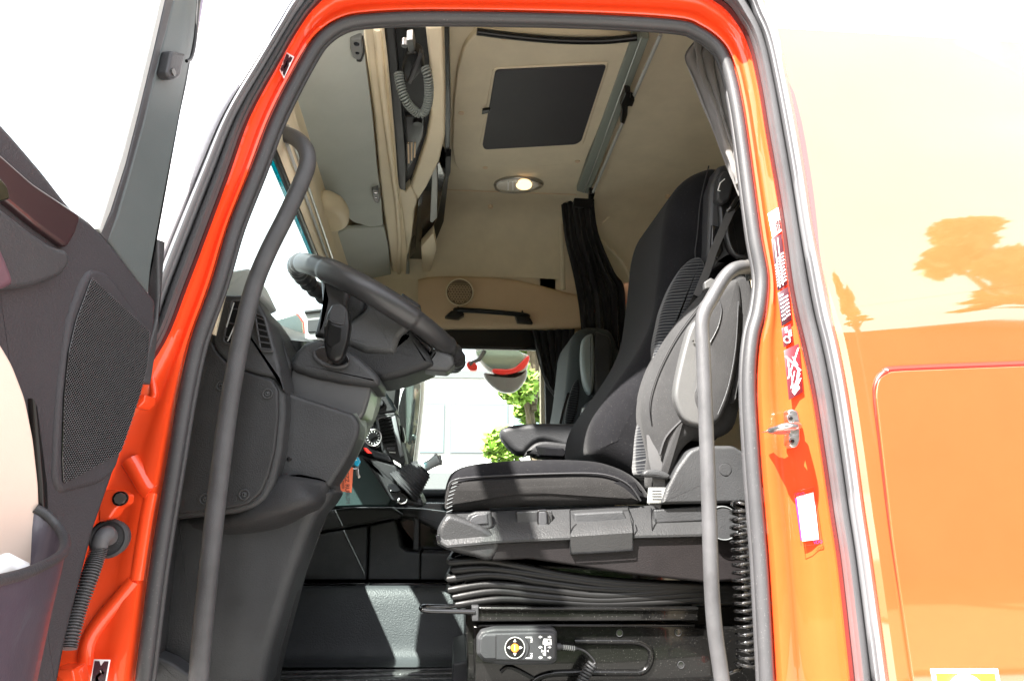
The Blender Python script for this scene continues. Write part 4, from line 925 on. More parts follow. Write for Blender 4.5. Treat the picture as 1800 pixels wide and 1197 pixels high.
# gear selector standing in the socket
ls_ = thing('selector_lever', 'gloss black gear selector lever standing in the column socket', 'lever', Y(583, 636, 1.36))
ys('grip', rc([(583, 534), (600, 531), (612, 541), (615, 570), (611, 598), (601, 630), (590, 637), (574, 629), (568, 602), (568, 575), (575, 548)], 5), 1.325, .035, M['black'], ls_, .009, 4, .003)
ys('grip_face', rc([(584, 536), (599, 533), (609, 543), (606, 570), (601, 572), (581, 564), (577, 560), (580, 545)], 3), 1.3205, .006, M['plast'], ls_, .003)
tube('chrome_line', P3([(572, 574, 1.322), (577, 561, 1.319), (585, 566, 1.318), (600, 570, 1.319)]), .0011, M['plast3'], ls_, 6, smooth=4)
ys('grip_panel', rc([(577, 568), (601, 576), (598, 600), (582, 612), (573, 604)], 3), 1.3215, .006, M['pit'], ls_, .003)
# ---- steering wheel
WC = Y(664, 557, 1.63); AL = R(29); wd = V((cos(AL), 0, -sin(AL))); wn = V((sin(AL), 0, cos(AL)))
wh_ = thing('steering_wheel', 'dark four spoke steering wheel seen from below with thick ribbed rim', 'steering wheel', WC - wn * .1)
RW = .222
def wp(th, r=RW, h=0): return WC + wd * (cos(th) * r) + DY * (sin(th) * r) + wn * h
pth, rad = [], []
for k in range(288):
    th = 2 * pi * k / 288; pth.append(wp(th)); dg = math.degrees(th) % 360
    rr = .0205 + .004 * max(0, -sin(th))
    if 120 < dg < 215: rr += .0022 * sin(dg * pi / 180 * 38)
    if dg < 30 or dg > 330: rr += .0022 * sin(dg * pi / 180 * 34)
    if 240 < dg < 300: rr += .003
    rad.append(rr)
g = tube_g(pth, rad, 16, True); mk('rim', g[0], g[1], M['leather'], wh_, 60)
def wslab(n, l, y, d, m, r=.01, rr=4, crown=0): return ys(n, rc(l, rr), y, d, m, wh_, r, 4, crown)
# left spoke, centre housing, right and lower spokes, each with depth across the wheel
wslab('spoke', [(563, 492), (600, 497), (615, 510), (606, 548), (590, 570), (582, 597), (551, 590), (557, 566), (566, 530)], 1.47, .09, M['leather'], .014)
wslab('spoke', [(600, 496), (632, 500), (641, 528), (640, 545), (620, 570), (592, 590), (588, 570), (600, 545)], 1.49, .09, M['plast'], .012)
wslab('spoke', [(706, 512), (740, 535), (732, 558), (724, 580), (706, 610), (688, 600), (697, 556)], 1.49, .09, M['plast'], .012)
wslab('hub_core', [(600, 530), (650, 515), (700, 530), (730, 560), (760, 610), (790, 630), (780, 645), (740, 645), (690, 655), (640, 640), (595, 610), (580, 570)], 1.54, .10, M['plast'], .012, 5)
wslab('hub', [(650, 529), (664, 532), (700, 550), (718, 558), (724, 574), (704, 592), (694, 622), (640, 620), (596, 600), (612, 566), (640, 545)], 1.475, .16, M['hub'], .016, 6)
wslab('hub_cover', [(586, 574), (600, 582), (640, 598), (690, 600), (706, 585), (722, 574), (756, 622), (764, 640), (745, 648), (712, 660), (672, 669), (645, 660), (600, 634), (586, 620), (580, 597)], 1.485, .17, M['plast'], .018, 6)
wslab('spoke', [(757, 622), (763, 610), (796, 624), (800, 640), (786, 653), (745, 650), (740, 640)], 1.50, .07, M['hub'], .010)
wslab('spoke_edge', [(726, 574), (736, 580), (759, 612), (756, 620), (722, 584)], 1.485, .05, M['gloss'], .004)
wslab('hub_pad', [(650, 510), (664, 512), (694, 540), (700, 552), (666, 536), (648, 528)], 1.60, .12, M['gloss'], .006)
tube('pad_edge', P3([(650, 527, 1.472), (664, 531, 1.47), (700, 551, 1.47)]), .002, M['gloss'], wh_, 6)

# ---- column foot trim, side kick panel
dy('column_foot', [(300, 905), (410, 902), (448, 892), (474, 868), (490, 845), (525, 839), (560, 848), (588, 863), (575, 885), (556, 905), (543, 935), (520, 1000), (496, 1075), (474, 1150), (462, 1215), (335, 1215), (300, 1170), (272, 1150), (285, 1000)], 1.34, .14, M['plast2'], .022, 8)
sheet('foot_bulge', [[Y(a, b, y) for a, b, y in ((300, 898, 1.36), (400, 890, 1.33), (480, 840, 1.315), (525, 838, 1.315), (580, 848, 1.34))],
                     [Y(a, b, y) for a, b, y in ((295, 920, 1.36), (400, 918, 1.31), (490, 895, 1.285), (545, 880, 1.29), (573, 880, 1.35))],
                     [Y(a, b, y) for a, b, y in ((290, 940, 1.36), (400, 945, 1.35), (490, 930, 1.345), (540, 905, 1.345), (560, 900, 1.36))]], M['plast'], dash, (0, .03, 0), 4, 70)
dy('foot_edge', [(556, 908), (545, 935), (522, 1000), (498, 1075), (476, 1150), (462, 1215), (478, 1215), (492, 1150), (512, 1075), (532, 1000), (552, 935), (566, 900)], 1.42, .06, M['plast'], .01, 4)
box('toe_board', (-.75, 1.30, 1.36), (-.50, 3.2, 1.9), M['plast'], dash)
# ---- centre console, switches
con = thing('centre_console', 'centre console with vent, round knob and switches below the steering wheel', 'console', (-.2, 2.0, 1.6))
def cy(n, l, y, d, m, r=.004, rr=0, parent=con): return ys(n, rc(l, rr) if rr else l, y, d, m, parent, r, 3)
cy('console_panel', [(660, 690), (673, 684), (690, 705), (696, 722), (668, 728), (655, 722)], 1.86, .14, M['plast'], .006, 3)
cy('panel_edge', [(672, 684), (678, 688), (697, 720), (694, 724)], 1.85, .05, M['plast3'], .003)
disc('socket', Y(668, 711, 1.855), (0, -1, 0), .014, .01, M['gloss'], con); disc('socket_cap', Y(668, 708, 1.85), (0, -1, 0), .008, .01, M['plast3'], con)
cy('switch_panel', [(644, 725), (660, 722), (675, 790), (670, 800), (632, 790), (628, 782)], 1.88, .14, M['gloss'], .005, 3)
cy('vent_panel', [(658, 728), (695, 724), (713, 812), (708, 818), (672, 796)], 1.86, .14, M['plast'], .006, 3)
vent([(664, 736), (688, 731), (698, 780), (673, 783)], 8, True, 1.855, con)
cy('bright_strip', [(688, 733), (695, 730), (709, 800), (703, 803)], 1.85, .02, M['clip'], .003)
kb = disc('knob', Y(656, 769, 1.862), (0, -1, 0), .022, .022, M['black'], con, 28, .004)
mk('knob_ring', *ring_g(Y(656, 769, 1.85), (0, -1, 0), .0215, .0016, 30), M['steel'], kb)
g = join(*[tube_g([Y(656 + 9 * cos(a), 769 + 9 * sin(a), 1.838), Y(656 + 12 * cos(a), 769 + 12 * sin(a), 1.838)], .0007, 4) for a in [2 * pi * k / 14 for k in range(14)]]); mk('knob_marks', g[0], g[1], M['white'], kb)
disc('small_knob', Y(654, 731, 1.87), (0, -1, 0), .012, .012, M['black'], con, 18, .003)
mk('knob_ring', *ring_g(Y(652, 730, 1.86), (0, -1, 0), .011, .001, 20), M['steel'], con)
sw = cy('switch_row', [(626, 784), (634, 782), (684, 800), (691, 812), (684, 812), (622, 796)], 1.855, .06, M['gloss'], .004, 2)
ys('hazard_switch', rc([(638, 786), (645, 788), (654, 797), (646, 797), (640, 792)], 1), 1.848, .015, M['red'], sw, .002)
cy('light_strip', [(624, 786), (632, 785), (640, 792), (622, 792)], 1.848, .012, M['teal'], .002)
cy('thumb_wheel', [(680, 786), (694, 785), (694, 792), (681, 792)], 1.85, .012, M['plast3'], .002)
cy('strip_mark', [(684, 793.5), (695, 794), (695, 796), (684, 795.5)], 1.85, .01, M['light_grey'], .0005)
cy('side_buttons', [(702, 745), (708, 750), (712, 770), (711, 778), (706, 776)], 1.87, .04, M['black'], .004, 2)
# lower console body
cy('console_side', [(596, 865), (622, 796), (640, 797), (666, 835), (684, 862), (690, 878), (680, 890), (560, 892)], 1.90, .25, M['teal'], .008, 4)
cy('console_top', [(640, 800), (690, 812), (700, 818), (722, 850), (738, 868), (743, 885), (735, 893), (690, 880), (680, 866), (660, 838)], 1.86, .30, M['plast'], .012, 5)
cy('console_lip', [(634, 800), (643, 802), (685, 858), (700, 868), (742, 876), (744, 890), (688, 880)], 1.85, .04, M['plast2'], .006, 4)
disc('cup_recess', Y(696, 853, 1.846), (0, -.7, .7), .022, .006, M['gloss'], con, 24)
mk('hook', *tube_g(cr(P3([(702, 876, 1.84), (700, 881, 1.838), (706, 885, 1.838), (714, 882, 1.838), (716, 877, 1.84)]), 4), .0018, 6), M['steel'], con)
# gear / park lever with ribbed boot
gl = thing('parking_lever', 'grey tipped lever rising from a ribbed black boot on the console', 'lever', Y(720, 865, 1.86))
p0, p1 = Y(708, 858, 1.86), Y(742, 824, 1.86); ax = (p1 - p0).normalized(); pb, rb = [], []
for k in range(41):
    t = k / 40; pb.append(p0.lerp(p1, t)); rb.append((.052 - .022 * t) * (1 + .035 * (1 if (k // 2) % 2 else -1)) if 0 < k < 40 else .03)
g = tube_g(pb, rb, 18); mk('boot', g[0], g[1], M['rubber'], gl, 50)
disc('collar', p1 + ax * .005, ax, .026, .02, M['plast2'], gl, 20, .004)
pp = [p1 + (Y(773, 806, 1.86) - p1) * t for t in (0, .2, .5, .8, .93, 1)]
tube('stem', pp, [.014, .013, .013, .015, .019, .015], M['lever'], gl, 12)
ys('knob', rc([(762, 802), (775, 799), (778, 812), (768, 819), (760, 812)], 2), 1.85, .035, M['lever'], gl, .005)
# keys and paper tag
kt = thing('key_bunch', 'keys with bright blue fob hanging from the column beside an orange tag', 'keys', Y(627, 840, 1.56))
ys('fob', rc([(621, 805), (630, 803), (634, 812), (630, 820), (622, 818)], 2), 1.55, .01, M['cyan'], kt, .003)
ys('white_fob', rc([(614, 806), (621, 803), (622, 815), (617, 819), (614, 814)], 2), 1.555, .008, M['white'], kt, .002)
ys('key', [(624, 820), (630, 819), (631, 833), (634, 838), (630, 841), (626, 834)], 1.552, .003, M['steel'], kt, .001)
mk('ring', *ring_g(Y(624, 816, 1.55), (.3, -1, 0), .010, .0012, 20, 6), M['steel'], kt)
tg = thing('paper_tag', 'orange paper tag with handwriting hanging from the keys', 'tag', Y(600, 865, 1.54))
tq = [(611, 817), (621, 822), (618, 866), (585, 861)]
slab('card', Ys(tq, 1.54), (0, .001, 0), M['tagm'], tg, .0003, 1)
tb = Y(606, 830, 1.5385)
g = text_g('FZZ RUBUM', tb, (.1, 0, -1), (1, 0, .12), .0125); mk('handwriting', g[0], g[1], M['ink'], tg)
g = text_g('4 mm', Y(600, 838, 1.5385), (.12, 0, -1), (1, 0, .12), .011); mk('handwriting', g[0], g[1], M['ink'], tg)
# ---- storage bins on the far side of the footwell, engine tunnel, mat
bn = thing('storage_bins', 'dark storage bins and shelf under the centre console beyond the footwell', 'storage bins', Y(650, 1025, 2.15))
by_ = lambda n, l, y, d, m, r=.004, rr=0: ys(n, rc(l, rr) if rr else l, y, d, m, bn, r, 3)
by_('bin_back', [(520, 880), (860, 885), (860, 1040), (500, 1040)], 2.28, .2, M['gloss'], .003)
by_('shelf', [(575, 897), (620, 892), (690, 892), (710, 905), (700, 912), (648, 922), (545, 938), (555, 915)], 2.12, .18, M['bin'], .01, 4)
by_('shelf_top', [(690, 892), (742, 894), (830, 905), (830, 938), (775, 935), (735, 914), (705, 907)], 2.16, .2, M['bin'], .008, 4)
by_('bin', [(543, 942), (646, 924), (643, 1019), (520, 1019)], 2.10, .16, M['bin'], .006, 3)
by_('bin', [(650, 923), (693, 914), (699, 930), (704, 962), (712, 969), (738, 971), (737, 1019), (647, 1019)], 2.10, .16, M['bin'], .006, 3)
by_('niche_post', [(728, 910), (736, 912), (736, 968), (726, 966)], 2.13, .05, M['bin'], .004)
by_('bin', [(740, 972), (840, 974), (840, 1019), (739, 1019)], 2.11, .15, M['bin'], .006, 3)
by_('base_rail', [(515, 1024), (840, 1024), (840, 1034), (512, 1034)], 2.09, .2, M['gloss'], .004)
by_('clip', [(625, 1028), (652, 1027), (646, 1032), (622, 1032)], 2.07, .02, M['plast3'], .002)
tn = thing('tunnel_mat', 'grained dark covering on the engine tunnel in front of the seat box', 'floor covering', Y(650, 1165, 2.0))
rows = [[Y(a, 1029 + (2 if a < 600 else 0), 2.05) for a in (505, 600, 700, 800, 880)], [Y(a, 1036, 2.00) for a in (505, 600, 700, 800, 880)],
        [Y(a, 1100, 1.97) for a in (490, 600, 700, 800, 880)], [Y(a, 1150, 1.95) for a in (480, 600, 700, 800, 880)], [Y(a, 1166, 1.91) for a in (475, 600, 700, 800, 880)], [Y(a, 1172, 1.86) for a in (470, 600, 700, 800, 880)]]
g = thick(grid_g([cr([r_[j] for r_ in [cr(q, 4) for q in rows]], 4) for j in range(17)]), (0, .03, -.01)); mk('covering', g[0], g[1], M['carpet'], tn, 70)
# floor mat with moulded ribs, scuffed
fz = Y(600, 1180, 1.85).z
fm_ = thing('floor_mat', 'scuffed ribbed rubber floor mat at the foot of the seat box', 'floor mat', (.0, 1.7, fz - .02))
mm = mat('scuffed_rubber', (.05, .05, .05), .38, grain=90, bump=.5, var=.5, dust=.8)
box('mat', (-.6, 1.21, fz - .03), (.9, 2.0, fz - .004), mm, fm_)
for k in range(14):
    y0 = 1.24 + k * .048; g = slab_g([V((-.6, y0, fz - .006)), V((.05, y0, fz - .006)), V((.05, y0 + .022, fz - .006)), V((-.6, y0 + .022, fz - .006))], (0, 0, .007), .003, 2)
    mk('rib', g[0], g[1], mm, fm_)
g = slab_g(Ys(rc([(268, 1150), (300, 1163), (334, 1186), (334, 1215), (262, 1215)], 4), 1.30), (0, .2, 0), .006); mk('step_plate', g[0], g[1], M['plast3'], fm_)
ys('mat_end', rc([(796, 1166), (822, 1160), (828, 1215), (794, 1215)], 3), 1.60, .3, M['plast3'], fm_, .006)
# ================================================================== driver seat
seat = thing('driver_seat', 'black cloth driver seat with high backrest, grey side base and armrest', 'seat', (.3, 1.7, 1.38))
def sy(n, l, y, d, m, r=.004, rr=0, crown=0, parent=seat, seg=4): return ys(n, rc(l, rr) if rr else l, y, d, m, parent, r, seg, crown)
cush = cr([(781, 880), (785, 848), (802, 824), (850, 812), (950, 806), (1040, 808), (1085, 818), (1120, 836), (1142, 860), (1150, 884), (1100, 886), (1000, 887), (900, 890), (800, 899), (784, 895)], 4, True)
sy('cushion', cush, 1.43, .48, M['fabric'], .045, 0, .004, seg=7)
side = cr([(782, 884), (786, 858), (800, 844), (860, 838), (960, 834), (1040, 833), (1080, 840), (1108, 856), (1126, 884), (1060, 888), (900, 891), (800, 899), (784, 896)], 4, True)
sy('cushion_side', side, 1.424, .05, M['fabric_s'], .022, 0, .003, seg=5)
seam = cr([(788, 856), (800, 843), (860, 837), (960, 833), (1040, 832), (1080, 839), (1108, 855), (1126, 880)], 5)
tube('seam', Ys(seam, 1.4285), .0022, M['seam'], seat, 6)
for k in range(9):
    y_ = 836 + k * 7; 
    mk('stitch', *tube_g([Y(785 + max(0, 12 - k * 2.2), y_ + 8, 1.428), Y(795 + max(0, 12 - k * 2.2), y_ + 4, 1.424)], .0008, 5), M['clip'], seat)
# backrest: centre body built as rounded slabs from near to far
back = cr([(1046, 800), (1040, 775), (1048, 735), (1075, 690), (1112, 638), (1140, 592), (1158, 545), (1166, 490), (1172, 430), (1178, 370), (1190, 330), (1212, 303), (1240, 287), (1268, 283), (1300, 300), (1330, 400), (1340, 520), (1335, 640), (1300, 740), (1240, 800), (1180, 880), (1150, 880), (1120, 845), (1080, 822)], 4, True)
sy('backrest', back, 1.47, .42, M['fabric'], .06, 0, .004, seg=8)
tube('back_seam', Ys(cr([(1246, 292), (1232, 350), (1226, 410), (1222, 450), (1230, 480)], 5), 1.462), .0016, M['seam'], seat, 6)
band_ = cr([(1160, 566), (1166, 540), (1182, 500), (1205, 463), (1230, 450), (1242, 470), (1238, 510), (1212, 560), (1186, 606), (1168, 640), (1150, 680), (1152, 610)], 4, True)
sy('patterned_panel', band_, 1.448, .05, M['wave'], .012)
band2 = cr([(1124, 745), (1132, 733), (1146, 745), (1150, 790), (1152, 836), (1142, 846), (1130, 840), (1120, 828), (1119, 785)], 4, True)
sy('patterned_panel', band2, 1.445, .05, M['wave'], .010)
bol = cr([(1134, 740), (1133, 712), (1138, 680), (1152, 640), (1178, 590), (1210, 545), (1245, 505), (1275, 478), (1312, 470), (1335, 520), (1335, 620), (1312, 700), (1296, 752), (1262, 770), (1225, 772), (1200, 800), (1186, 850), (1168, 868), (1150, 858), (1143, 830), (1146, 800), (1140, 770)], 4, True)
sy('side_bolster', bol, 1.40, .12, M['fabric_g'], .035, 0, .006, seg=6)
tube('bolster_seam', Ys(cr([(1143, 740), (1141, 712), (1147, 682), (1163, 640), (1190, 590), (1222, 546), (1255, 505)], 5), 1.401), .0016, M['seam'], seat, 6)
tube('bolster_crease', Ys(cr([(1160, 800), (1170, 770), (1192, 745), (1205, 735)], 4), 1.396), .003, M['seam'], seat, 6)
sy('shoulder_pad', cr([(1290, 490), (1318, 488), (1330, 560), (1322, 640), (1300, 700), (1288, 700), (1296, 640), (1300, 560)], 3, True), 1.375, .05, M['fabric_g'], .014)
# side shield
sy('side_shield', cr([(1213, 577), (1226, 560), (1250, 540), (1280, 530), (1290, 560), (1284, 650), (1262, 715), (1246, 746), (1226, 748), (1204, 738), (1190, 712), (1187, 684), (1198, 630)], 4, True), 1.374, .05, M['shield'], .008)
sy('shield_cloth', cr([(1236, 566), (1252, 534), (1276, 502), (1300, 492), (1306, 560), (1297, 650), (1277, 720), (1257, 746), (1240, 736), (1226, 712), (1223, 690), (1232, 660), (1238, 610)], 4, True), 1.366, .05, M['fabric_g'], .012, 0, .002)
for q in ([(1222, 690), (1231, 660), (1237, 612), (1236, 580)], [(1262, 520), (1268, 545), (1262, 575), (1248, 602)], [(1262, 728), (1280, 680), (1293, 610), (1298, 530)]):
    tube('shield_line', Ys(cr(q, 4), 1.362), .0012, M['plast3'], seat, 6)
sy('shield_bracket', rc([(1238, 496), (1250, 488), (1262, 494), (1254, 506), (1240, 508)], 2), 1.376, .02, M['shield'], .003)
disc('shield_plug', Y(1219, 599, 1.368), (0, -1, 0), .0022, .003, M['gloss'], seat, 10)
# shoulder belt mechanism
sy('head_shell', [(1262, 292), (1280, 286), (1300, 300), (1325, 330), (1335, 470), (1318, 480), (1285, 455), (1258, 470), (1244, 450), (1246, 380), (1248, 330)], 1.425, .12, M['plast3'], .012, 5)
sy('head_shell_inner', [(1268, 300), (1300, 318), (1318, 380), (1318, 440), (1300, 458), (1280, 440), (1266, 400), (1262, 340)], 1.415, .04, M['black'], .010, 5)
sy('adjuster', rc([(1263, 310), (1272, 299), (1286, 303), (1290, 320), (1284, 350), (1270, 358), (1260, 350)], 4), 1.400, .03, M['plast2'], .007)
tube('adjuster_line', P3([(1274, 315, 1.398), (1266, 322, 1.398), (1262, 335, 1.398), (1266, 336, 1.398)]), .0012, M['white'], seat, 6)
tube('belt_guide', P3([(1278, 372, 1.39), (1285, 366, 1.385), (1294, 352, 1.383), (1300, 346, 1.385), (1300, 356, 1.39), (1292, 368, 1.39), (1284, 374, 1.392)]), .0055, M['gloss'], seat, 8, smooth=4)
tube('shell_rib', Ys(cr([(1282, 370), (1278, 410), (1290, 445), (1308, 452)], 4), 1.402), .004, M['plast3'], seat, 6)
sy('strap_slot', [(1252, 395), (1268, 400), (1272, 440), (1262, 456), (1250, 440)], 1.418, .02, M['gloss'], .003)
belt = thing('seat_belt', 'grey seat belt running down from the guide over the driver seat shoulder', 'seat belt', Y(1160, 870, 1.39))
def ribbon(n, L, w_, m, root, th=.0016):
    P = [Y(*q) for q in cr(L, 4)]; A, B_ = [], []
    for i, p in enumerate(P):
        t = (P[min(i + 1, len(P) - 1)] - P[max(i - 1, 0)]).normalized(); s = t.cross(DY).normalized() * w_ / 2
        A.append(p - s); B_.append(p + s)
    g = thick(grid_g([A, B_]), (0, th, 0)); return mk(n, g[0], g[1], m, root, 60)
ribbon('strap', [(1287, 366, 1.385), (1272, 400, 1.395), (1255, 440, 1.41), (1243, 476, 1.42), (1225, 520, 1.43)], .017, M['belt'], belt)
ribbon('strap', [(1228, 505, 1.435), (1212, 540, 1.44), (1200, 560, 1.45)], .008, M['black'], belt)
ribbon('lap_strap', [(1147, 765, 1.415), (1150, 800, 1.405), (1157, 835, 1.40), (1158, 860, 1.40), (1150, 890, 1.40)], .026, M['belt'], belt)
ys('belt_plate', cr([(1130, 832), (1138, 825), (1160, 826), (1178, 834), (1174, 842), (1150, 839), (1134, 838)], 3, True), 1.385, .02, M['plast2'], belt, .006, 3)
ys('care_tag', [(1140, 857), (1170, 857), (1162, 884), (1138, 884)], 1.392, .002, M['light_grey'], belt, .0005, 1)
g = thick(join(*[([Y(1146 + k % 2, 861 + k * 5, 1.391), Y(1163, 861 + k * 5, 1.391), Y(1163, 863 + k * 5, 1.391), Y(1146, 863 + k * 5, 1.391)], [(0, 1, 2, 3)]) for k in range(4)]), (0, .0008, 0)); mk('print', g[0], g[1], M['plast3'], belt)
# rear cover with round cap
sy('hinge_cover', [(1162, 886), (1172, 858), (1190, 822), (1212, 792), (1232, 783), (1290, 783), (1304, 792), (1345, 800), (1345, 884)], 1.385, .08, M['plast2'], .008, 6)
mk('cap_groove', *ring_g(Y(1275, 825, 1.386), (0, -1, 0), .0135, .0012, 28, 6), M['gloss'], seat); disc('round_cap', Y(1275, 825, 1.3835), (0, -1, 0), .0125, .004, M['plast2'], seat, 28)
# base side with controls: upper band leans back to catch the light
bt = [(784, 903), (800, 899), (900, 896), (1003, 892), (1110, 889), (1240, 884), (1345, 880)]
def row(l, y, dyy=0): return [Y(a, b + dyy, y) for a, b in l]
b1 = [(771, 930), (790, 931), (890, 928), (1003, 926), (1110, 924), (1240, 920), (1345, 916)]
b2 = [(768, 948), (786, 958), (872, 950), (1003, 944), (1110, 941), (1240, 938), (1345, 936)]
b3 = [(776, 962), (790, 972), (862, 984), (1003, 949), (1110, 946), (1240, 943), (1345, 941)]
sheet('base_band', [row(bt, 1.455), row(bt, 1.440, 1), row(b1, 1.395), row(b2, 1.378), row(b2, 1.378, 4), row(b2, 1.40, 8)], M['band'], seat, (0, .03, 0), 0, 30)
sy('base_nose', cr([(768, 940), (771, 925), (784, 906), (800, 905), (850, 925), (880, 950), (864, 984), (830, 978), (790, 968), (772, 957)], 3, True), 1.384, .10, M['band'], .012)
sy('base_side', [(862, 986), (871, 956), (884, 948), (1003, 944), (1240, 938), (1345, 936), (1345, 1006), (1300, 1020), (1240, 1024), (1100, 1008), (930, 982)], 1.388, .40, M['base_dark'], .006, 8)
sy('base_body', [(800, 905), (1345, 885), (1345, 1000), (1240, 1015), (1100, 1000), (930, 978), (800, 965)], 1.46, .44, M['plast'], .01)
hd = sy('release_handle', rc([(811, 925), (823, 904), (836, 899), (864, 898), (867, 926), (860, 931), (814, 932)], 3), 1.393, .03, M['plast2'], .005)
ys('handle_recess', rc([(820, 924), (829, 908), (840, 903), (857, 902), (859, 921)], 2), 1.3905, .01, M['plast3'], hd, .003)
sy('button_plate', rc([(907, 899), (971, 897), (972, 926), (909, 928)], 4), 1.409, .03, M['band'], .003)
bt_ = sy('button', rc([(946, 898), (959, 897), (962, 903), (963, 921), (957, 926), (949, 926), (946, 920)], 4), 1.402, .02, M['plast3'], .004)
mk('button_gap', *tube_g(Ys(rc([(945, 897), (960, 896), (963, 903), (964, 921), (958, 927), (948, 927), (945, 920)], 4), 1.4025), .0013, 6, True), M['gloss'], bt_)
# big flap: lit top, shaded front
fo = [(1002, 896), (1102, 891), (1110, 915), (1112, 936), (1003, 943)]
sheet('flap', [row([(1003, 897), (1050, 894), (1103, 891)], 1.436), row([(1003, 926), (1050, 924), (1110, 919)], 1.384), row([(1003, 943), (1050, 940), (1112, 936)], 1.370), row([(1003, 972), (1050, 970), (1111, 966)], 1.378)], M['band'], seat, (0, .012, 0), 0, 30)
sy('flap_inset', rc([(1009, 902), (1096, 897), (1105, 918), (1010, 924)], 3), 1.398, .03, M['plast2'], .005)
for q in ([(1002, 896), (1003, 942), (1003, 973), (1050, 971), (1111, 967)], [(1104, 891), (1113, 915), (1113, 936), (1112, 967)], [(1002, 896), (1104, 890)]):
    mk('flap_gap', *tube_g(Ys(q, 1.376 if q[-1][1] > 900 else 1.42), .0013, 5), M['gloss'], seat)
sy('flap_inset', rc([(1149, 895), (1236, 889), (1240, 912), (1233, 917), (1152, 921)], 3), 1.398, .03, M['plast2'], .005)
for q in ([(1145, 893), (1146, 920), (1147, 939)],): mk('band_gap', *tube_g(Ys(q, 1.386), .0013, 5), M['gloss'], seat)
disc('recliner_knob', Y(1272, 919, 1.365), (0, -1, 0), .0335, .03, M['plast2'], seat, 36, .003); mk('knob_edge', *ring_g(Y(1272, 919, 1.364), (0, -1, 0), .032, .0010, 36, 5), M['clip'], seat)
sy('base_tip', [(766, 942), (771, 938), (774, 957), (769, 956)], 1.375, .05, M['gloss'], .002)
# armrest on the far side
sy('armrest', cr([(880, 760), (888, 750), (930, 744), (990, 744), (1048, 746), (1075, 760), (1075, 800), (1042, 806), (1000, 790), (955, 776), (932, 788), (922, 799), (905, 795), (886, 775)], 4, True), 1.93, .09, M['plast2'], .018)
sy('armrest_hinge', cr([(922, 800), (932, 786), (950, 776), (985, 778), (1045, 790), (1070, 806), (1040, 808), (980, 806), (945, 804), (935, 797), (926, 801)], 3, True), 1.922, .08, M['plast'], .010)
sy('armrest_recess', rc([(941, 783), (990, 787), (996, 794), (992, 803), (948, 801)], 3), 1.917, .02, M['gloss'], .004)
# bellows
bl = [[(793, 988), (850, 985), (900, 992), (1000, 1012), (1100, 1024), (1240, 1030), (1300, 1032)],
      [(790, 1018), (850, 1010), (900, 1013), (950, 1022), (1050, 1034), (1150, 1036), (1240, 1030), (1300, 1034)],
      [(792, 1037), (860, 1027), (950, 1035), (1050, 1046), (1150, 1042), (1240, 1035), (1300, 1040)],
      [(800, 1050), (870, 1039), (950, 1047), (1050, 1055), (1150, 1050), (1240, 1044), (1300, 1047)],
      [(805, 1063), (880, 1053), (960, 1057), (1050, 1062), (1150, 1059), (1240, 1053), (1300, 1055)],
      [(800, 1002), (850, 998), (900, 1003), (1000, 1018), (1100, 1029), (1240, 1030)]]
for q in bl:
    P = Ys(cr(q, 5), 1.425); f = P[0]
    P = [f + V((.05, .40, 0)), f + V((.006, .25, 0)), f + V((-.004, .04, 0)), f + V((.002, .012, 0))] + P
    mk('bellows_fold', *tube_g(P, .0066, 10, ell=1.15), M['bellows'], seat, 60)
sy('bellows_core', [(812, 985), (1310, 1010), (1310, 1066), (818, 1068)], 1.445, .40, M['gloss'], .006)
# ---- seat box with rail
sb = thing('seat_box', 'black painted steel box with slide rail under the driver seat', 'seat box', Y(1000, 1215, 1.42))
by2 = lambda n, l, y, d, m, r=.003, rr=0, seg=3: ys(n, rc(l, rr) if rr else l, y, d, m, sb, r, seg)
by2('rail', [(833, 1066), (1228, 1068), (1228, 1091), (833, 1093)], 1.405, .06, M['metal_b'], .004)
by2('rail_lip', [(846, 1067), (1228, 1068), (1228, 1073), (846, 1072)], 1.400, .03, M['metal_b'], .002)
by2('rail_end', rc([(829, 1065), (842, 1065), (842, 1092), (830, 1092)], 2), 1.398, .05, M['plast2'], .003)
by2('panel', [(832, 1100), (1222, 1098), (1222, 1103), (1340, 1103), (1340, 1230), (834, 1230)], 1.425, .03, M['metal_b'], .004)
by2('panel_flange', [(840, 1097), (1222, 1096), (1222, 1101), (840, 1102)], 1.412, .02, M['metal_b'], .0025)
by2('box_side', [(818, 1064), (1345, 1064), (1345, 1230), (822, 1230)], 1.46, .40, M['metal_b'], .004)
em = rc([(950, 1140), (1090, 1126), (1125, 1127), (1144, 1142), (1140, 1172), (1125, 1182), (1000, 1183), (940, 1215), (900, 1215)], 8)
mk('pressed_rib', *tube_g(Ys(cr([(1010, 1127), (1090, 1127), (1125, 1129), (1143, 1142), (1143, 1164), (1130, 1180), (1100, 1182), (1000, 1182), (958, 1186), (935, 1200), (928, 1225)], 5), 1.424), .006, 10), M['metal_b'], sb, 60)
mk('pressed_rib', *tube_g(Ys(cr([(880, 1180), (900, 1172), (960, 1205)], 4), 1.424), .004, 8), M['metal_b'], sb, 60)
for a, b in ((1089, 1112), (1192, 1111), (1197, 1168)):
    h_ = disc('bolt_hole', Y(a, b, 1.4245), (0, -1, 0), .0062, .003, M['gloss'], sb, 18); mk('hole_edge', *ring_g(Y(a, b, 1.4235), (0, -1, 0), .0064, .0007, 18, 5), M['plast3'], h_)
tube('slide_lever', P3([(835, 1075, 1.40), (780, 1074, 1.40), (750, 1073, 1.40), (741, 1070, 1.405), (745, 1066, 1.42), (780, 1066, 1.44), (838, 1060, 1.46)]), .0048, M['gloss'], sb, 10, smooth=5)
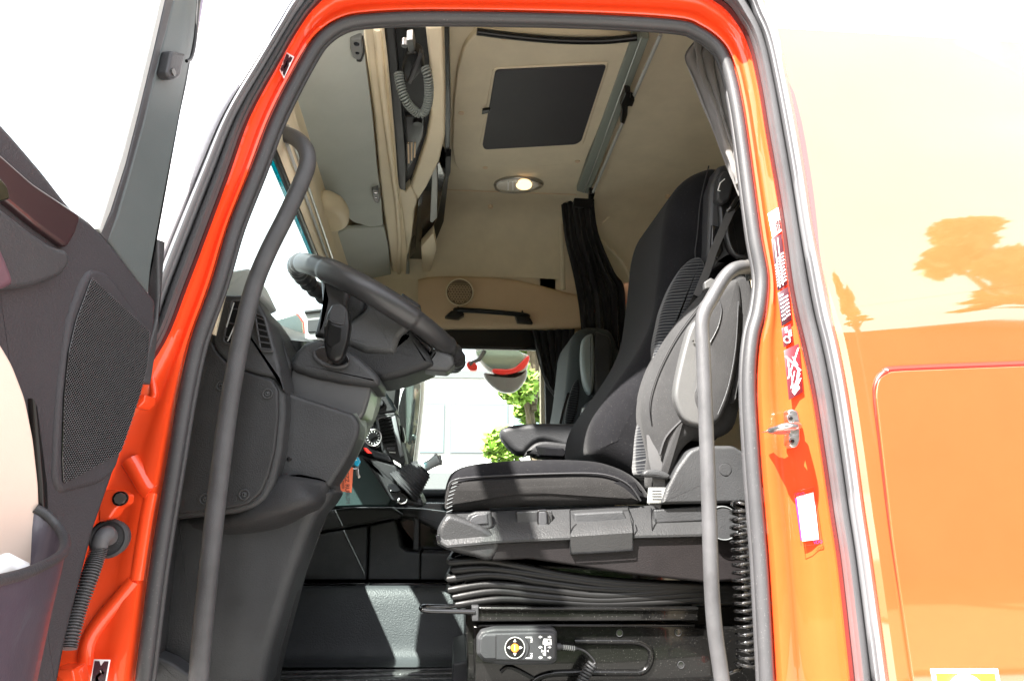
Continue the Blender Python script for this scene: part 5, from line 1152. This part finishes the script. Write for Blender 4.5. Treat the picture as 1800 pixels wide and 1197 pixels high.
# ---- handset clipped on the box
hs = thing('handset', 'grey wired handset with round four way pad and orange button on the seat box', 'remote control', Y(905, 1168, 1.40))
ys('shell', rc([(838, 1122), (846, 1109), (870, 1104), (972, 1103), (980, 1110), (980, 1160), (972, 1168), (880, 1169), (850, 1163), (838, 1150)], 3), 1.385, .032, M['plast2'], hs, .006, 4)
ys('face', rc([(842, 1124), (852, 1113), (966, 1110), (977, 1113), (977, 1158), (966, 1163), (852, 1160), (842, 1149)], 3), 1.380, .02, M['plast3'], hs, .004, 3)
ys('nose', rc([(843, 1124), (850, 1115), (873, 1115), (873, 1158), (851, 1158), (843, 1149)], 3), 1.3785, .01, M['light_grey'] if False else M['plast3'], hs, .003)
c = Y(905, 1138, 1.379)
disc('pad', c, (0, -1, 0), .0185, .004, M['black'], hs, 30, .002); mk('pad_ring', *ring_g(c + V((0, -.001, 0)), (0, -1, 0), .0185, .0011, 32, 6), M['light_grey'], hs)
disc('orange_button', c + V((0, -.0052, 0)), (0, -1, 0), .0078, .006, M['orange_btn'], hs, 20, .002)
def flat(n, polys, y, m, root): g = thick(join(*[(Ys(p, y), [tuple(range(len(p)))]) for p in polys]), (0, .0006, 0)); return mk(n, g[0], g[1], m, root)
flat('arrows', [[(905, 1122.5), (907.6, 1127.5), (902.4, 1127.5)], [(905, 1152.5), (907.6, 1147.5), (902.4, 1147.5)], [(891.5, 1137.5), (896.5, 1134.6), (896.5, 1140.4)], [(918.5, 1137.5), (913.5, 1134.6), (913.5, 1140.4)]], 1.3735, M['white'], hs)
flat('button_bar', [[(903.8, 1133), (905.6, 1133), (905.6, 1143), (903.8, 1143)]], 1.3672, mat('pale_orange', (.8, .5, .3), .5), hs)
ar = []
for (x, y_, s) in ((950, 1119, -1), (966, 1119, 1), (950, 1137, -1), (966, 1137, 1), (950, 1155, -1), (966, 1155, 1)):
    ar += [[(x + 3.5 * s, y_), (x, y_ - 2.8), (x, y_ + 2.8)], [(x, y_ - 1.1), (x - 3.2 * s, y_ - 1.1), (x - 3.2 * s, y_ + 1.1), (x, y_ + 1.1)]]
ar += [[(956.5, 1143.5), (951.5, 1141), (951.5, 1146)], [(960.5, 1143.5), (964.5, 1141), (964.5, 1146)]]
ar += [[(956, 1121.5), (969.5, 1122.5), (970, 1133), (960, 1134), (954, 1132), (954, 1127)], [(957, 1133), (959.6, 1133), (959.6, 1152), (957, 1152)], [(954, 1147), (958, 1146), (958, 1151.5), (955, 1151)]]
flat('symbols', ar, 1.3795, M['white'], hs)
flat('symbol_window', [[(963.5, 1124.5), (966, 1124.7), (966, 1128), (963.5, 1128)]], 1.3785, M['plast'], hs)
flat('bracket_lines', [[(924, 1119), (935, 1119), (935, 1120.4), (924, 1120.4)], [(924, 1155.5), (935, 1155.5), (935, 1157), (924, 1157)]], 1.3795, M['white'], hs)
for s_, q in (('M1', (935.5, 1121.5)), ('M2', (935.5, 1147))):
    g = text_g(s_, Y(q[0] - 3.4, q[1], 1.3793), (0, 0, -1), (1, 0, 0), .0062); mk('lettering', g[0], g[1], M['white'], hs)
mk('arc_line', *tube_g(Ys(cr([(923, 1121), (929, 1130), (930, 1139), (928, 1148), (923, 1156)], 4), 1.3795), .0006, 5), M['black'], hs)
tube('cable_boot', P3([(979, 1136, 1.40), (985, 1136, 1.40), (987, 1136.5, 1.40), (1012, 1139, 1.40), (1016, 1139.6, 1.40)]), [.0065, .0065, .0042, .0036, .002], M['plast3'], hs, 10)
for k in range(6): mk('boot_rib', *ring_g(Y(991 + k * 3.6, 1137 + k * .4, 1.40), (1, 0, -.1), .0042, .0009, 14, 5), M['light_grey'], hs)
tube('cable', P3([(1010, 1138, 1.40), (1026, 1143, 1.395), (1038, 1153, 1.39), (1046, 1165, 1.385), (1043, 1172, 1.38)]), .0024, M['black'], hs, 8, smooth=6)
cp = P3([(1043, 1166, 1.385), (1036, 1174, 1.385), (1027, 1190, 1.385), (1020, 1206, 1.385), (1014, 1225, 1.385)])
mk('coiled_cable', *coil_g(cp, .0085, .0026, .0056, 6, 12), M['plast2'], hs, 80)
# clear air hose spring beside the seat
ah = thing('coiled_air_hose', 'glossy black coiled air hose hanging between seat and rear pillar', 'hose', Y(1310, 1180, 1.30))
cp = P3([(1305, 880, 1.30), (1300, 905, 1.30), (1302, 960, 1.30), (1306, 1030, 1.30), (1310, 1100, 1.30), (1312, 1150, 1.30), (1308, 1175, 1.30)])
mk('coil', *coil_g(cp, .0165, .0034, .0135, 7, 16), mat('gloss_hose', (.012, .012, .013), .12, coat=1), ah, 80)
tube('tail', P3([(1310, 1170, 1.30), (1290, 1180, 1.29), (1262, 1190, 1.30), (1250, 1196, 1.32)]), .003, M['gloss'], ah, 6, smooth=4)
# ================================================================== passenger seat
ps = thing('passenger_seat', 'dark passenger seat across the cab with a pale grey highlight coloured onto its headrest', 'seat', (.45, 2.85, 1.38))
py_ = lambda n, l, y, d, m, r=.01, rr=0, crown=0: ys(n, rc(l, rr) if rr else l, y, d, m, ps, r, 5, crown)
pb_ = cr([(985, 770), (988, 735), (995, 690), (1000, 640), (1004, 605), (1012, 583), (1032, 572), (1060, 573), (1080, 585), (1098, 640), (1110, 700), (1110, 790), (1050, 800), (990, 790)], 4, True)
py_('backrest', pb_, 2.70, .42, mat('dark_teal_cloth', (.035, .042, .045), .85, grain=500, bump=.5, var=.2), .05, 0, .004)
py_('patterned_panel', cr([(994, 735), (1000, 700), (1010, 672), (1018, 668), (1018, 700), (1008, 740), (996, 746)], 3, True), 2.69, .04, M['wave'], .01)
py_('headrest_highlight', cr([(1023, 610), (1027, 593), (1038, 586), (1044, 592), (1046, 640), (1044, 680), (1038, 692), (1028, 676), (1023, 640)], 3, True), 2.63, .06, mat('headrest_highlight_grey', (.20, .235, .24), .5), .015)  # pale strip is a highlight put into the headrest's colour
py_('headrest', cr([(1044, 590), (1060, 586), (1074, 596), (1076, 640), (1070, 690), (1052, 700), (1044, 680)], 3, True), 2.64, .10, M['plast2'], .015)
py_('bolster', cr([(1028, 720), (1036, 705), (1052, 697), (1066, 705), (1072, 760), (1060, 790), (1030, 790)], 3, True), 2.60, .12, M['plast2'], .02)
pbk = thing('belt_buckle', 'grey seat belt buckle standing beside the passenger seat', 'buckle', Y(1026, 748, 2.58))
ys('stalk', rc([(1018, 748), (1022, 724), (1033, 722), (1031, 748)], 2), 2.58, .02, M['black'], pbk, .004); ys('head', rc([(1023, 727), (1025, 716), (1034, 717), (1033, 728)], 2), 2.575, .025, M['light_grey'], pbk, .004)
ribbon('strap', [(985, 745, 2.64), (992, 715, 2.66), (1000, 690, 2.68)], .010, M['black'], pbk)
# ================================================================== mirrors outside the far side
mr = thing('side_mirror', 'red backed kerb mirror hanging outside the top of the far window', 'mirror', Y(880, 650, 3.75))
ys('housing', cr([(836, 612), (870, 606), (922, 620), (930, 628), (926, 650), (905, 660), (872, 656), (848, 640)], 4, True), 3.75, .08, M['light_grey'], mr, .02)
ys('glass', cr([(840, 616), (900, 614), (920, 624), (912, 640), (885, 650), (862, 646), (846, 632)], 4, True), 3.745, .01, mat('mirror_green', (.25, .33, .31), .1, .6), mr, .004)
ys('red_rim', cr([(868, 648), (900, 648), (918, 634), (929, 624), (930, 634), (918, 650), (890, 658), (868, 655)], 3, True), 3.735, .04, M['red'], mr, .008)
ys('shell', cr([(850, 655), (870, 657), (905, 659), (926, 648), (924, 668), (905, 688), (880, 688), (858, 672)], 3, True), 3.75, .05, M['ext_grey'], mr, .015)
tube('arm', P3([(852, 616, 3.73), (842, 632, 3.73), (825, 640, 3.7)]), .012, M['plast3'], mr, 8)
ys('red_foot', cr([(820, 640), (826, 634), (838, 640), (838, 650), (826, 650)], 3, True), 3.7, .04, M['red'], mr, .006)
m2 = thing('side_mirror', 'tall pale framed main mirror outside the far door, seen under the steering wheel', 'mirror', Y(720, 860, 3.8))
ys('housing', cr([(690, 690), (700, 660), (730, 655), (746, 665), (746, 700), (738, 780), (728, 850), (715, 872), (700, 860), (696, 800)], 4, True), 3.78, .10, mat('white_mirror_shell', (.7, .71, .7), .3), m2, .02)
ys('glass', cr([(698, 740), (706, 690), (722, 668), (738, 672), (739, 700), (732, 770), (722, 835), (708, 840), (702, 800)], 4, True), 3.772, .01, M['mirror'], m2, .004)
m3 = thing('kerb_mirror', 'dark glass front mirror beyond the windscreen left of the column', 'mirror', Y(505, 600, 2.4))
ys('glass', rc([(474, 566), (490, 560), (522, 552), (531, 566), (532, 592), (520, 606), (495, 600), (480, 582)], 3), 2.40, .02, mat('dark_mirror', (.14, .17, .16), .08, .7), m3, .004)
ys('shell', rc([(476, 568), (522, 549), (534, 566), (536, 594), (524, 608), (500, 604)], 3), 2.425, .05, M['red'], m3, .01)
dsp = thing('dash_display', 'pale framed display on top of the dashboard behind the wheel spoke', 'display', Y(550, 600, 2.1))
ys('bezel', rc([(534, 549), (572, 545), (576, 596), (536, 600)], 3), 2.1, .04, M['light_grey'], dsp, .005); ys('screen', rc([(540, 562), (570, 560), (571, 582), (541, 584)], 2), 2.095, .01, M['plast3'], dsp, .002)
ys('stripe', [(535, 546), (572, 542), (572, 546), (535, 550)], 2.09, .02, M['plast2'], dsp, .001)
